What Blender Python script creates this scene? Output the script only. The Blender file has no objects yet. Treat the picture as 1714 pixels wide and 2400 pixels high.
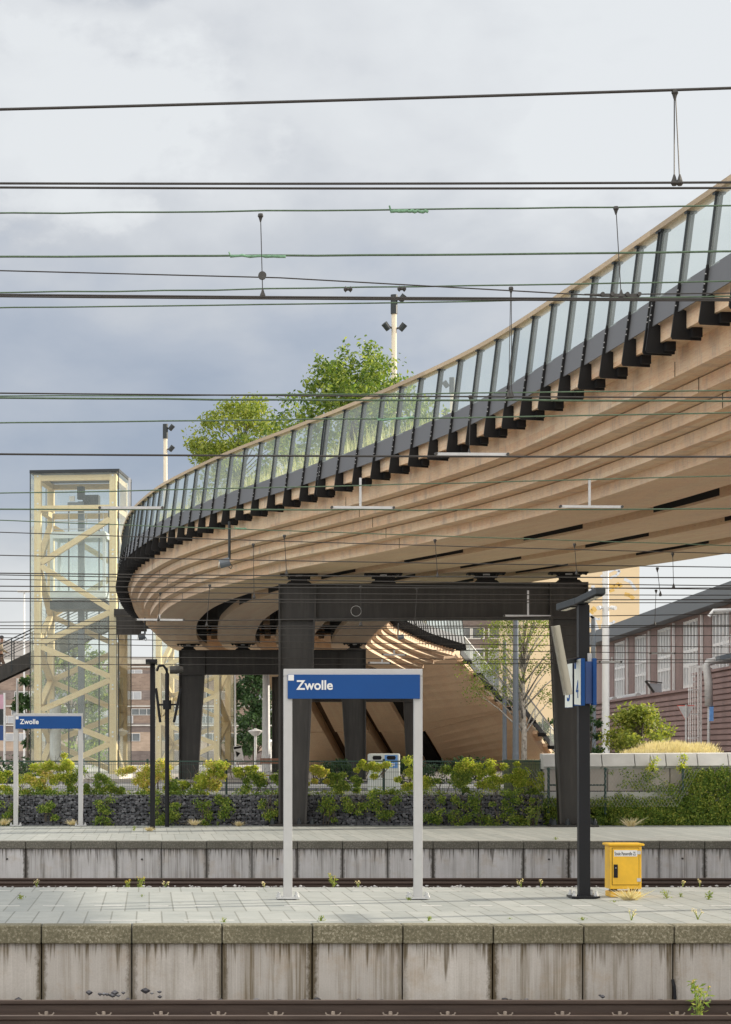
import bpy, math, random
from mathutils import Vector, Matrix
R = math.radians
random.seed(7)
SC = bpy.context.scene
COL = SC.collection

# ------------------------------------------------------------------ camera
EYE = 1.9
FP, X0, YH = 5200.0, 350.0, 1768.0          # focal length and principal point measured in the 1714 x 2400 photograph
cam_d = bpy.data.cameras.new("camera")
cam = bpy.data.objects.new("camera", cam_d); COL.objects.link(cam)
cam.location = (0, 0, EYE); cam.rotation_euler = (R(90), 0, 0)
cam_d.sensor_fit = 'AUTO'; cam_d.sensor_width = 36
cam_d.lens = 36 * FP / 2400
cam_d.shift_x = (857 - X0) / 2400; cam_d.shift_y = (YH - 1200) / 2400
cam_d.clip_start = 0.5; cam_d.clip_end = 6000
SC.camera = cam

# ------------------------------------------------------------------ light
SUN_AZ, SUN_EL = 71.0, 19.0
to_sun = Vector((math.sin(R(SUN_AZ)) * math.cos(R(SUN_EL)), math.cos(R(SUN_AZ)) * math.cos(R(SUN_EL)), math.sin(R(SUN_EL))))
sl = bpy.data.lights.new("sun", 'SUN'); sl.energy = 4.8; sl.angle = R(0.8); sl.color = (1.0, 0.90, 0.74)
so = bpy.data.objects.new("sun", sl); COL.objects.link(so)
so.rotation_euler = (-to_sun).to_track_quat('-Z', 'Y').to_euler()
so.location = (60, 20, 60)

W = bpy.data.worlds.new("World"); SC.world = W; W.use_nodes = True
nt = W.node_tree; nt.nodes.clear()
def N(t, **k):
    n = nt.nodes.new(t)
    for a, b in k.items(): setattr(n, a, b)
    return n
def LK(a, b): nt.links.new(a, b)
def M2(op, a, b=None, c=None):
    n = N('ShaderNodeMath', operation=op)
    for i, v in enumerate((a, b, c)):
        if v is None: continue
        if isinstance(v, (int, float)): n.inputs[i].default_value = v
        else: LK(v, n.inputs[i])
    return n.outputs[0]
tc = N('ShaderNodeTexCoord'); sx = N('ShaderNodeSeparateXYZ'); LK(tc.outputs['Generated'], sx.inputs[0])
rz = N('ShaderNodeValToRGB'); LK(sx.outputs['Z'], rz.inputs[0])
el = rz.color_ramp.elements
el[0].position = 0.0; el[0].color = (.80,)*3 + (1,)
el[1].position = 1.0; el[1].color = (.95,)*3 + (1,)
for p, v in ((.05, 1.0), (.08, .74), (.11, .16), (.14, .04), (.18, .26), (.225, .53), (.27, .80), (.33, .92)):
    e = el.new(p); e.color = (v,)*3 + (1,)
mp = N('ShaderNodeMapping'); LK(tc.outputs['Generated'], mp.inputs[0])
mp.inputs['Scale'].default_value = (1, 1, 1.7); mp.inputs['Location'].default_value = (.31, .2, .44)
n1 = N('ShaderNodeTexNoise'); LK(mp.outputs[0], n1.inputs['Vector'])
n1.inputs['Scale'].default_value = 9; n1.inputs['Detail'].default_value = 7; n1.inputs['Roughness'].default_value = .52
n1.inputs['Distortion'].default_value = .35
n2 = N('ShaderNodeTexNoise'); LK(mp.outputs[0], n2.inputs['Vector'])
n2.inputs['Scale'].default_value = 27; n2.inputs['Detail'].default_value = 6; n2.inputs['Roughness'].default_value = .5
xr = M2('MULTIPLY', M2('MAXIMUM', M2('MINIMUM', sx.outputs['X'], .3), -.2), .95)
nb = M2('ADD', M2('MULTIPLY', M2('SUBTRACT', n1.outputs[0], .5), 1.0), M2('MULTIPLY', M2('SUBTRACT', n2.outputs[0], .5), .33))
b = M2('ADD', M2('ADD', rz.outputs[0], xr), nb)
mpc = N('ShaderNodeMapping'); LK(tc.outputs['Generated'], mpc.inputs[0]); mpc.inputs['Scale'].default_value = (1, 1, 1.5)
n3 = N('ShaderNodeTexNoise'); LK(mpc.outputs[0], n3.inputs['Vector']); n3.inputs['Scale'].default_value = 38; n3.inputs['Detail'].default_value = 7; n3.inputs['Roughness'].default_value = .55
for cx_, cz_, rx_, rz2, k_ in ((-.045, .275, .085, .048, .34), (.24, .083, .055, .030, .40), (.215, .255, .06, .028, .22), (-.02, .335, .05, .02, -.30)):
    dx = M2('DIVIDE', M2('SUBTRACT', sx.outputs['X'], cx_), rx_); dz_ = M2('DIVIDE', M2('SUBTRACT', sx.outputs['Z'], cz_), rz2)
    rr_ = M2('SQRT', M2('ADD', M2('MULTIPLY', dx, dx), M2('MULTIPLY', dz_, dz_)))
    q_ = M2('ADD', rr_, M2('MULTIPLY', M2('SUBTRACT', n3.outputs[0], .5), 1.5))
    mr = N('ShaderNodeMapRange', interpolation_type='SMOOTHSTEP'); LK(q_, mr.inputs[0]); mr.inputs[1].default_value = 1.1; mr.inputs[2].default_value = .55; mr.inputs[3].default_value = 0; mr.inputs[4].default_value = k_
    fy = M2('GREATER_THAN', sx.outputs['Y'], 0.0)
    b = M2('ADD', b, M2('MULTIPLY', mr.outputs[0], fy))
cr = N('ShaderNodeValToRGB'); LK(b, cr.inputs[0]); ce = cr.color_ramp.elements
ce[0].position = 0.0; ce[0].color = (.325, .378, .475, 1)
ce[1].position = 1.0; ce[1].color = (.755, .775, .79, 1)
for p, c in ((.3, (.43, .47, .545)), (.55, (.55, .573, .612)), (.78, (.685, .703, .725))):
    e = ce.new(p); e.color = c + (1,)
sky = N('ShaderNodeTexSky'); sky.sky_type = 'NISHITA'; sky.sun_disc = False
sky.sun_elevation = R(SUN_EL); sky.sun_rotation = R(SUN_AZ)
sk = N('ShaderNodeMix', data_type='RGBA', blend_type='MULTIPLY'); sk.inputs[0].default_value = 1
LK(sky.outputs[0], sk.inputs[6]); sk.inputs[7].default_value = (.1, .1, .1, 1)
bg1 = N('ShaderNodeBackground'); LK(sky.outputs[0], bg1.inputs[0]); bg1.inputs[1].default_value = .07
bg2 = N('ShaderNodeBackground'); 
# unseen sky behind the camera boosted and warmed as added fill on front faces
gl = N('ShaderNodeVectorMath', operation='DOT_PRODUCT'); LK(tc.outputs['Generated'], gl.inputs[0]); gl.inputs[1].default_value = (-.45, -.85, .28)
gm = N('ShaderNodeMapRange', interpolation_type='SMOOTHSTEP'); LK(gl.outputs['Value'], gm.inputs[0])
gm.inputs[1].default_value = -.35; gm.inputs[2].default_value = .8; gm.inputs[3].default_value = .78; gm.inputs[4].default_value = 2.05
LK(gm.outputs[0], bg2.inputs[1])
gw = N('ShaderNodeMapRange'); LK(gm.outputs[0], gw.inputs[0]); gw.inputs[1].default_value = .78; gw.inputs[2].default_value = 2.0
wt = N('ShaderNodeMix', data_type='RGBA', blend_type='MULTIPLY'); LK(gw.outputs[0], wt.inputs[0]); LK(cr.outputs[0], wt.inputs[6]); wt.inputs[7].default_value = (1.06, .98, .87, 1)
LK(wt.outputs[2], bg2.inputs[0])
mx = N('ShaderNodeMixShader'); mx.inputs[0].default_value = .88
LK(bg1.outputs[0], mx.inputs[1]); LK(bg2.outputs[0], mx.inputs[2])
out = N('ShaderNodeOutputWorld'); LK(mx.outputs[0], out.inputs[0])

vs = SC.view_settings
vs.view_transform = 'Standard'; vs.look = 'None'; vs.gamma = 1; vs.use_curve_mapping = False
vs.exposure = 0.55
SC.render.engine = 'CYCLES'
SC.cycles.use_denoising = True
SC.cycles.max_bounces = 8; SC.cycles.diffuse_bounces = 4; SC.cycles.glossy_bounces = 3
SC.cycles.transparent_max_bounces = 24; SC.cycles.transmission_bounces = 4
SC.cycles.caustics_reflective = False; SC.cycles.caustics_refractive = False

# ------------------------------------------------------------------ helpers
def at(px, py, d): return Vector(((px - X0) * d / FP, d, EYE + (YH - py) * d / FP))
def ax(px, d): return (px - X0) * d / FP
def az(py, d): return EYE + (YH - py) * d / FP
ORG = {}
def tag(o, label=None, cat=None, group=None, kind=None):
    if label: o['label'] = label
    if cat: o['category'] = cat
    if group: o['group'] = group
    if kind: o['kind'] = kind
    return o
def thing(name, label, cat, loc=(0, 0, 0), rz=0, group=None):
    o = bpy.data.objects.new(name, None); COL.objects.link(o)
    o.location = loc; o.rotation_euler = (0, 0, rz); o.empty_display_size = .2
    ORG[o] = Vector(loc) if rz == 0 else Vector((0, 0, 0))
    return tag(o, label, cat, group)
class MB:
    def __init__(s): s.v = []; s.f = []; s.uv = {}
    def add(s, vs, fs, uvs=None):
        n = len(s.v); s.v += [tuple(p) for p in vs]
        for i, f in enumerate(fs):
            if uvs: s.uv[len(s.f)] = uvs[i]
            s.f.append(tuple(n + k for k in f))
        return s
    def box(s, x0, x1, y0, y1, z0, z1, M=None):
        P = [Vector(p) for p in ((x0,y0,z0),(x1,y0,z0),(x1,y1,z0),(x0,y1,z0),(x0,y0,z1),(x1,y0,z1),(x1,y1,z1),(x0,y1,z1))]
        if M: P = [M @ p for p in P]
        return s.add(P, ((0,3,2,1),(4,5,6,7),(0,1,5,4),(1,2,6,5),(2,3,7,6),(3,0,4,7)))
    def beam(s, p, q, w, h, up=(0, 0, 1)):
        p, q = Vector(p), Vector(q); t = (q - p).normalized(); u = Vector(up)
        a = t.cross(u)
        if a.length < 1e-4: a = t.cross(Vector((1, 0, 0)))
        a.normalize(); c = a.cross(t).normalized()
        P = []
        for o in (p, q):
            P += [o - a*w/2 - c*h/2, o + a*w/2 - c*h/2, o + a*w/2 + c*h/2, o - a*w/2 + c*h/2]
        return s.add(P, ((3,2,1,0),(4,5,6,7),(0,1,5,4),(1,2,6,5),(2,3,7,6),(3,0,4,7)))
    def tube(s, pts, r, n=6, cap=True):
        pts = [Vector(p) for p in pts]; rr = r if isinstance(r, (list, tuple)) else [r]*len(pts)
        base = len(s.v); ref = None
        for i, p in enumerate(pts):
            t = (pts[min(i+1, len(pts)-1)] - pts[max(i-1, 0)]).normalized()
            if ref is None:
                ref = t.cross(Vector((0, 0, 1)))
                if ref.length < 1e-3: ref = t.cross(Vector((1, 0, 0)))
            a = (ref - t * ref.dot(t)).normalized(); c = t.cross(a); ref = a
            for k in range(n):
                g = 2*math.pi*k/n
                s.v.append(tuple(p + (a*math.cos(g) + c*math.sin(g))*rr[i]))
        for i in range(len(pts)-1):
            for k in range(n):
                s.f.append((base+i*n+k, base+i*n+(k+1) % n, base+(i+1)*n+(k+1) % n, base+(i+1)*n+k))
        if cap:
            s.f.append(tuple(base+k for k in range(n))[::-1]); m = base+(len(pts)-1)*n
            s.f.append(tuple(m+k for k in range(n)))
        return s
    def prism(s, poly, fn0, fn1):
        """poly: 2-D outline; fn0/fn1 map an outline point to the two end positions."""
        n = len(poly); a = [fn0(*p) for p in poly]; b_ = [fn1(*p) for p in poly]
        return s.add(a + b_, [tuple(range(n))[::-1], tuple(range(n, 2*n))] + [(i, (i+1) % n, n+(i+1) % n, n+i) for i in range(n)])
    def lathe(s, c, prof, n=12):
        c = Vector(c); base = len(s.v)
        for r_, z in prof:
            for k in range(n):
                g = 2*math.pi*k/n; s.v.append((c.x+r_*math.cos(g), c.y+r_*math.sin(g), c.z+z))
        for i in range(len(prof)-1):
            for k in range(n):
                s.f.append((base+i*n+k, base+i*n+(k+1) % n, base+(i+1)*n+(k+1) % n, base+(i+1)*n+k))
        s.f.append(tuple(base+k for k in range(n))[::-1]); m = base+(len(prof)-1)*n
        s.f.append(tuple(m+k for k in range(n)))
        return s
    def build(s, name, mat, parent=None, smooth=False, bevel=0, label=None):
        me = bpy.data.meshes.new(name)
        if parent is not None: o3 = ORG.get(parent, Vector((0, 0, 0)))
        else:
            xs, ys, zs = zip(*s.v)
            o3 = Vector(((min(xs)+max(xs))/2, (min(ys)+max(ys))/2, min(zs)))
        me.from_pydata([(x-o3.x, y-o3.y, z-o3.z) for x, y, z in s.v], [], s.f)
        if s.uv:
            L = me.uv_layers.new(name='UVMap').data
            for p in me.polygons:
                q = s.uv.get(p.index)
                if q:
                    for li, w in zip(p.loop_indices, q): L[li].uv = w
        if smooth:
            me.polygons.foreach_set('use_smooth', [True]*len(me.polygons))
        me.materials.append(mat); me.update()
        o = bpy.data.objects.new(name, me); COL.objects.link(o)
        if parent is not None:
            o.parent = parent; ORG[o] = o3
        else:
            o.location = o3; ORG[o] = o3
        if parent is not None and parent.type == 'MESH' :
            pass
        if bevel:
            bm = o.modifiers.new('bevel', 'BEVEL'); bm.width = bevel; bm.segments = 2; bm.limit_method = 'ANGLE'
        if label: o['label'] = label
        return o
def pieces(mb, name, mat, parent, **k):
    par = list(range(len(mb.v)))
    def fd(i):
        while par[i] != i: par[i] = par[par[i]]; i = par[i]
        return i
    for f in mb.f:
        r0 = fd(f[0])
        for v in f[1:]: par[fd(v)] = r0
    gr = {}
    for i, f in enumerate(mb.f): gr.setdefault(fd(f[0]), []).append(i)
    for ids in gr.values():
        q = MB(); mp = {}
        for i in ids:
            for v in mb.f[i]:
                if v not in mp: mp[v] = len(q.v); q.v.append(mb.v[v])
            if i in mb.uv: q.uv[len(q.f)] = mb.uv[i]
            q.f.append(tuple(mp[v] for v in mb.f[i]))
        q.build(name, mat, parent, **k)
def single(mb, name, mat, label, cat, group=None, kind=None, **k):
    return tag(mb.build(name, mat, None, **k), label, cat, group, kind)
def text(body, size, M, mat, name, parent, depth=.004, bold=0, sx=1.0, align='LEFT'):
    cu = bpy.data.curves.new(name, 'FONT'); cu.body = body; cu.size = size; cu.extrude = depth; cu.offset = bold; cu.align_x = align
    t = bpy.data.objects.new(name, cu); COL.objects.link(t)
    dg = bpy.context.evaluated_depsgraph_get(); dg.update()
    me = bpy.data.meshes.new_from_object(t.evaluated_get(dg)); bpy.data.objects.remove(t)
    o3 = ORG.get(parent, Vector((0, 0, 0)))
    me.transform(Matrix.Translation(-o3) @ M @ Matrix.Diagonal((sx, 1, 1, 1)))
    me.materials.clear(); me.materials.append(mat); me.name = name
    o = bpy.data.objects.new(name, me); COL.objects.link(o); o.parent = parent; ORG[o] = o3
    return o
def copy_tree(o, parent=None):
    c = o.copy(); COL.objects.link(c)
    if parent is not None: c.parent = parent
    for ch in list(o.children): copy_tree(ch, c)
    return c

# ------------------------------------------------------------------ materials
class Mat:
    def __init__(s, name):
        s.m = bpy.data.materials.new(name); s.m.use_nodes = True; s.t = s.m.node_tree
        s.p = s.t.nodes['Principled BSDF']; s._tc = None
    def n(s, t, **k):
        x = s.t.nodes.new(t)
        for a, b_ in k.items(): setattr(x, a, b_)
        return x
    def l(s, a, b_): s.t.links.new(a, b_)
    def co(s, out='Object', scale=(1, 1, 1)):
        if s._tc is None: s._tc = s.n('ShaderNodeTexCoord'); s._geo = s.n('ShaderNodeNewGeometry')
        src = s._geo.outputs['Position'] if out == 'World' else s._tc.outputs[out]
        m = s.n('ShaderNodeMapping'); s.l(src, m.inputs[0]); m.inputs['Scale'].default_value = scale
        return m.outputs[0]
    def noise(s, vec, scale, detail=4, rough=.55, dist=0):
        x = s.n('ShaderNodeTexNoise'); s.l(vec, x.inputs['Vector']); x.inputs['Scale'].default_value = scale
        x.inputs['Detail'].default_value = detail; x.inputs['Roughness'].default_value = rough; x.inputs['Distortion'].default_value = dist
        return x.outputs[0]
    def ramp(s, fac, stops):
        x = s.n('ShaderNodeValToRGB'); s.l(fac, x.inputs[0]); e = x.color_ramp.elements
        while len(e) < len(stops): e.new(.5)
        for i, (p, c) in enumerate(stops):
            e[i].position = p; e[i].color = (c if isinstance(c, tuple) else (c, c, c)) + (1,)
        return x.outputs[0]
    def mix(s, fac, a, b_, mode='MIX'):
        x = s.n('ShaderNodeMix', data_type='RGBA', blend_type=mode)
        for i, v in ((0, fac), (6, a), (7, b_)):
            if isinstance(v, (int, float)): x.inputs[i].default_value = v
            elif isinstance(v, tuple): x.inputs[i].default_value = v + (1,)
            else: s.l(v, x.inputs[i])
        return x.outputs[2]
    def math(s, op, a, b_=None):
        x = s.n('ShaderNodeMath', operation=op)
        for i, v in enumerate((a, b_)):
            if v is None: continue
            if isinstance(v, (int, float)): x.inputs[i].default_value = v
            else: s.l(v, x.inputs[i])
        return x.outputs[0]
    def bump(s, h, strength=.3, dist=.01):
        x = s.n('ShaderNodeBump'); s.l(h, x.inputs['Height']); x.inputs['Strength'].default_value = strength
        x.inputs['Distance'].default_value = dist; s.l(x.outputs[0], s.p.inputs['Normal'])
    def set(s, col=None, rough=.6, metal=0, spec=None):
        if col is not None:
            if isinstance(col, tuple): s.p.inputs['Base Color'].default_value = col + (1,)
            else: s.l(col, s.p.inputs['Base Color'])
        if isinstance(rough, (int, float)): s.p.inputs['Roughness'].default_value = rough
        else: s.l(rough, s.p.inputs['Roughness'])
        s.p.inputs['Metallic'].default_value = metal
        if spec is not None: s.p.inputs['Specular IOR Level'].default_value = spec
        return s.m
def plain(name, col, rough=.55, metal=0, var=.12, scale=3.0, spec=None, bump=0):
    a = Mat(name); nz = a.noise(a.co('World'), scale, 5, .6)
    c = a.ramp(nz, [(.25, tuple(x*(1-var) for x in col)), (.75, tuple(min(1, x*(1+var)) for x in col))])
    if bump: a.bump(a.noise(a.co('World'), scale*12, 3), bump, .004)
    return a.set(c, a.math('ADD', a.math('MULTIPLY', nz, .25), rough-.12), metal, spec)

def wood_mat(name, base, dark, uvscale=(1, 1), lam=.0, weather=.75, board=.32):
    a = Mat(name)
    uv = a.co('UV', (1, 1, 1))
    g1 = a.noise(a.co('UV', (.9, 14, 1)), 1.6, 6, .65, .4)       # grain along the length
    g2 = a.noise(a.co('UV', (.35, 1.6, 1)), 1.1, 3, .5)          # board to board tone
    br = a.n('ShaderNodeTexBrick'); a.l(uv, br.inputs['Vector']); br.inputs['Scale'].default_value = 1
    br.inputs['Brick Width'].default_value = 3.1; br.inputs['Row Height'].default_value = .12 if lam == 0 else lam
    br.inputs['Mortar Size'].default_value = .0025; br.inputs['Color1'].default_value = (.2,)*3+(1,); br.inputs['Color2'].default_value = (.8,)*3+(1,)
    br.inputs['Mortar'].default_value = (.05,)*3+(1,); br.offset = .37
    c = a.mix(g1, dark, base)
    c = a.mix(.40, c, a.ramp(g2, [(.3, tuple(x*.86 for x in base)), (.7, tuple(min(1, x*1.1) for x in base))]))
    c = a.mix(board, c, br.outputs[0], 'OVERLAY')
    oi = a.n('ShaderNodeObjectInfo'); c = a.mix(a.math('MULTIPLY', oi.outputs['Random'], .30), c, tuple(x*.80 for x in dark))
    sp_ = a.noise(a.co('UV', (3, 26, 1)), 2.2, 4, .7); c = a.mix(.38, c, a.ramp(sp_, [(.36, .22), (.5, .5), (.64, .68)]), 'OVERLAY')
    kn = a.n('ShaderNodeTexVoronoi'); a.l(a.co('UV', (1.4, 5, 1)), kn.inputs['Vector']); kn.inputs['Scale'].default_value = 1.1
    kf = a.ramp(kn.outputs[0], [(.0, 1.0), (.055, .7), (.09, 0.0)])
    c = a.mix(a.math('MULTIPLY', kf, .55), c, tuple(x*.55 for x in dark))
    if weather:
        w = a.noise(a.co('UV', (2.2, 1.1, 1)), 1.3, 6, .7); w2 = a.noise(a.co('UV', (22, 1.2, 1)), 1.0, 3, .6)
        wf = a.math('MULTIPLY', a.ramp(w, [(.47, 0.0), (.66, 1.0)]), a.ramp(w2, [(.35, .15), (.65, 1.0)]))
        c = a.mix(a.math('MULTIPLY', wf, weather), c, (.36, .30, .265))
    a.bump(g1, .12, .004)
    return a.set(c, .62)

MT = {}
MT['wood'] = wood_mat('larch_cladding', (.84, .645, .45), (.71, .515, .335))
MT['wood_soffit'] = wood_mat('larch_soffit', (.80, .605, .41), (.67, .47, .30), lam=.16, weather=.25, board=.12)
MT['wood_rail'] = wood_mat('weathered_rail', (.55, .44, .30), (.40, .31, .2), weather=.6)
MT['wood_pale'] = wood_mat('spruce_frame', (.80, .66, .385), (.71, .555, .30), weather=.2)
def dusty():
    a = Mat('dark_coated_steel'); n_ = a.noise(a.co('World', (5, 5, .5)), 1.6, 6, .65); m_ = a.noise(a.co('World'), 1.1, 4, .6)
    c = a.mix(a.ramp(n_, [(.45, 0.0), (.75, .55)]), (.024, .022, .020), (.068, .062, .056)); c = a.mix(a.ramp(m_, [(.4, 0.0), (.7, .4)]), c, (.018, .017, .017))
    return a.set(c, a.math('ADD', .34, a.math('MULTIPLY', m_, .3)))
MT['steel_dark'] = dusty()
MT['steel_bracket'] = plain('black_bracket_steel', (.013, .013, .014), .6, 0, .2, 3, spec=.2)
MT['steel_post'] = plain('anthracite_post', (.034, .041, .047), .5, 0, .15, 4, spec=.3)
MT['fascia'] = plain('grey_fascia_metal', (.125, .13, .14), .5, .1, .1, 1.2)
MT['shaded_timber'] = plain('shaded_timber_lining', (.14, .09, .055), .8, 0, .2, 2)  # brown with the shade behind the stair gaps already in the colour
MT['clip'] = plain('rusty_clip', (.24, .20, .17), .7, 0, .3, 20)
MT['black'] = plain('black_paint_and_shade', (.008, .008, .008), .9, 0, .1, 2)  # also used for sheets that paint shade into deep gaps
MT['blackpole'] = plain('black_pole_paint', (.008, .009, .012), .45, 0, .2, 6, spec=.25)
MT['alu'] = plain('brushed_aluminium', (.47, .475, .48), .5, .15, .06, 5)
MT['zinc'] = plain('galvanised_steel', (.50, .51, .52), .5, .25, .15, 9)
MT['blue'] = plain('blue_sign_enamel', (.010, .068, .25), .5, 0, .06, 2, spec=.2)
MT['blue_dark'] = plain('deep_blue_housing', (.012, .058, .22), .4, 0, .1, 3)
MT['blue_light'] = plain('light_blue_panel', (.14, .33, .72), .45, 0, .06, 3)
MT['white'] = plain('white_paint', (.74, .75, .76), .45, 0, .05, 5)
MT['offwhite'] = plain('pale_plastic', (.66, .70, .66), .4, 0, .05, 5)
MT['cream'] = plain('cream_paint', (.62, .55, .43), .45, 0, .06, 5)
MT['yellow'] = plain('yellow_cabinet_paint', (.78, .46, .025), .45, 0, .13, 6, bump=.08)
MT['yellow_base'] = plain('weathered_yellow_concrete', (.72, .43, .06), .7, 0, .25, 9, bump=.3)
MT['beige'] = plain('beige_plastic', (.40, .38, .31), .5, 0, .06, 6)
MT['blacktext'] = plain('black_print', (.012, .012, .014), .6)
MT['greypaint'] = plain('blue_grey_pole_paint', (.13, .155, .185), .4, 0, .12, 5)
MT['green_fence'] = plain('green_fence_paint', (.018, .055, .045), .45, 0, .2, 6)
MT['wire'] = plain('bare_wire', (.045, .042, .040), .5, .3, .25, 20)
MT['wire_green'] = plain('patinated_copper_wire', (.085, .135, .085), .65, .1, .35, 25)
MT['patina'] = plain('copper_sleeve', (.16, .31, .20), .7, 0, .4, 40)
MT['clamp'] = plain('dark_clamp', (.06, .058, .056), .5, .4, .3, 30)
MT['concrete_pale'] = plain('pale_concrete', (.62, .62, .60), .8, 0, .14, 1.8, bump=.3)
MT['concrete_warm'] = plain('warm_pale_concrete', (.47, .43, .395), .85, 0, .16, 2.2, bump=.3)
MT['skin'] = plain('skin', (.30, .17, .12), .5)
MT['cloth_tan'] = plain('tan_jacket', (.36, .29, .20), .8)
MT['cloth_dark'] = plain('dark_cloth', (.05, .05, .06), .8)
MT['cloth_brown'] = plain('brown_trousers', (.18, .12, .09), .8)
MT['bark'] = plain('bark', (.12, .10, .08), .9, 0, .35, 9, bump=.6)
def birch():
    a = Mat('birch_bark'); nz = a.noise(a.co('World', (3, 3, 1.6)), 5, 6, .7)
    a.bump(nz, .4, .01); return a.set(a.ramp(nz, [(.36, (.05, .045, .04)), (.46, (.34, .31, .27)), (.7, (.60, .57, .52))]), .85)
MT['birch'] = birch()

def glass(name, tint, refl=.9, sheenk=.16, dcol=(.70, .76, .76), ior=5.0):
    a = Mat(name); a.t.nodes.remove(a.p)
    tr = a.n('ShaderNodeBsdfTransparent'); tr.inputs[0].default_value = tint + (1,)
    gl = a.n('ShaderNodeBsdfGlossy'); gl.inputs['Roughness'].default_value = .02; gl.inputs[0].default_value = (refl*.94, refl, refl*.97, 1)
    lw = a.n('ShaderNodeLayerWeight'); lw.inputs[0].default_value = .5
    fr_ = a.math('ADD', .04, a.math('MULTIPLY', a.math('POWER', lw.outputs['Facing'], ior), .9))
    d = a.n('ShaderNodeBsdfDiffuse'); d.inputs[0].default_value = dcol + (1,)
    m0 = a.n('ShaderNodeMixShader'); dz = a.noise(a.co('World'), 1.7, 6, .65)
    pale_sheen = a.math('MULTIPLY', a.ramp(dz, [(.35, .62), (.72, 1.0)]), sheenk)  # pale diffuse layer painted in for the panes' reflected sheen and milky tone
    a.l(pale_sheen, m0.inputs[0]); a.l(tr.outputs[0], m0.inputs[1]); a.l(d.outputs[0], m0.inputs[2])
    m = a.n('ShaderNodeMixShader'); a.l(fr_, m.inputs[0]); a.l(m0.outputs[0], m.inputs[1]); a.l(gl.outputs[0], m.inputs[2])
    a.l(m.outputs[0], a.t.nodes['Material Output'].inputs[0]); return a.m
MT['glass'] = glass('railing_glass', (.89, .945, .925), .9, .24, (.82, .89, .86), 6.0)
MT['glass_tower'] = glass('tower_glass', (.945, .98, .965), .9, .13, (.78, .88, .88))

def leaf_mat(name, cols, trans=.35):
    a = Mat(name); geo = a.n('ShaderNodeNewGeometry'); pos = a.noise(a.co('World'), 1.3, 3)
    r_ = a.math('ADD', a.math('MULTIPLY', geo.outputs['Random Per Island'], .6), a.math('MULTIPLY', pos, .45))
    k = len(cols)
    c = a.ramp(r_, [(.12 + .76*i/(k-1), cols[i]) for i in range(k)])
    a.set(c, .5, 0, .3)
    t = a.n('ShaderNodeBsdfTranslucent'); a.l(a.mix(1.0, c, (1.5, 1.5, .7), 'MULTIPLY'), t.inputs[0])
    m = a.n('ShaderNodeMixShader'); m.inputs[0].default_value = trans
    a.l(a.p.outputs[0], m.inputs[1]); a.l(t.outputs[0], m.inputs[2]); a.l(m.outputs[0], a.t.nodes['Material Output'].inputs[0])
    return a.m
MT['leaf_deck'] = leaf_mat('fresh_leaves', [(.03, .06, .014), (.085, .15, .028), (.19, .26, .05), (.36, .40, .10)])
MT['leaf_deck2'] = leaf_mat('yellow_green_leaves', [(.09, .14, .025), (.20, .26, .05), (.36, .38, .09)])
MT['leaf_dark'] = leaf_mat('dark_leaves', [(.018, .042, .018), (.035, .075, .028), (.06, .11, .035)], .2)
MT['leaf_ivy'] = leaf_mat('ivy_leaves', [(.05, .10, .024), (.12, .21, .042), (.25, .34, .065), (.5, .5, .12)], .35)
MT['leaf_vine'] = leaf_mat('vine_leaves', [(.11, .19, .03), (.30, .40, .058), (.54, .57, .10), (.66, .58, .18)], .42)
MT['leaf_autumn'] = leaf_mat('turning_vine_leaves', [(.18, .25, .04), (.44, .50, .09), (.66, .60, .18), (.70, .50, .22)], .42)
MT['leaf_shrub'] = leaf_mat('shrub_leaves', [(.08, .12, .025), (.22, .27, .05), (.42, .42, .10)], .35)
MT['leaf_birch'] = leaf_mat('birch_leaves', [(.10, .16, .03), (.20, .27, .05), (.30, .34, .08)], .3)
MT['straw'] = leaf_mat('dry_grass', [(.50, .43, .26), (.70, .61, .42), (.84, .76, .62)], .3)
MT['grass'] = leaf_mat('deck_grass', [(.24, .29, .10), (.45, .46, .24), (.70, .65, .45)], .3)
MT['weed'] = leaf_mat('weed_leaves', [(.08, .15, .03), (.18, .26, .06), (.38, .40, .10)], .3)
MT['petal'] = plain('yellow_petals', (.75, .55, .03), .6)

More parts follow.
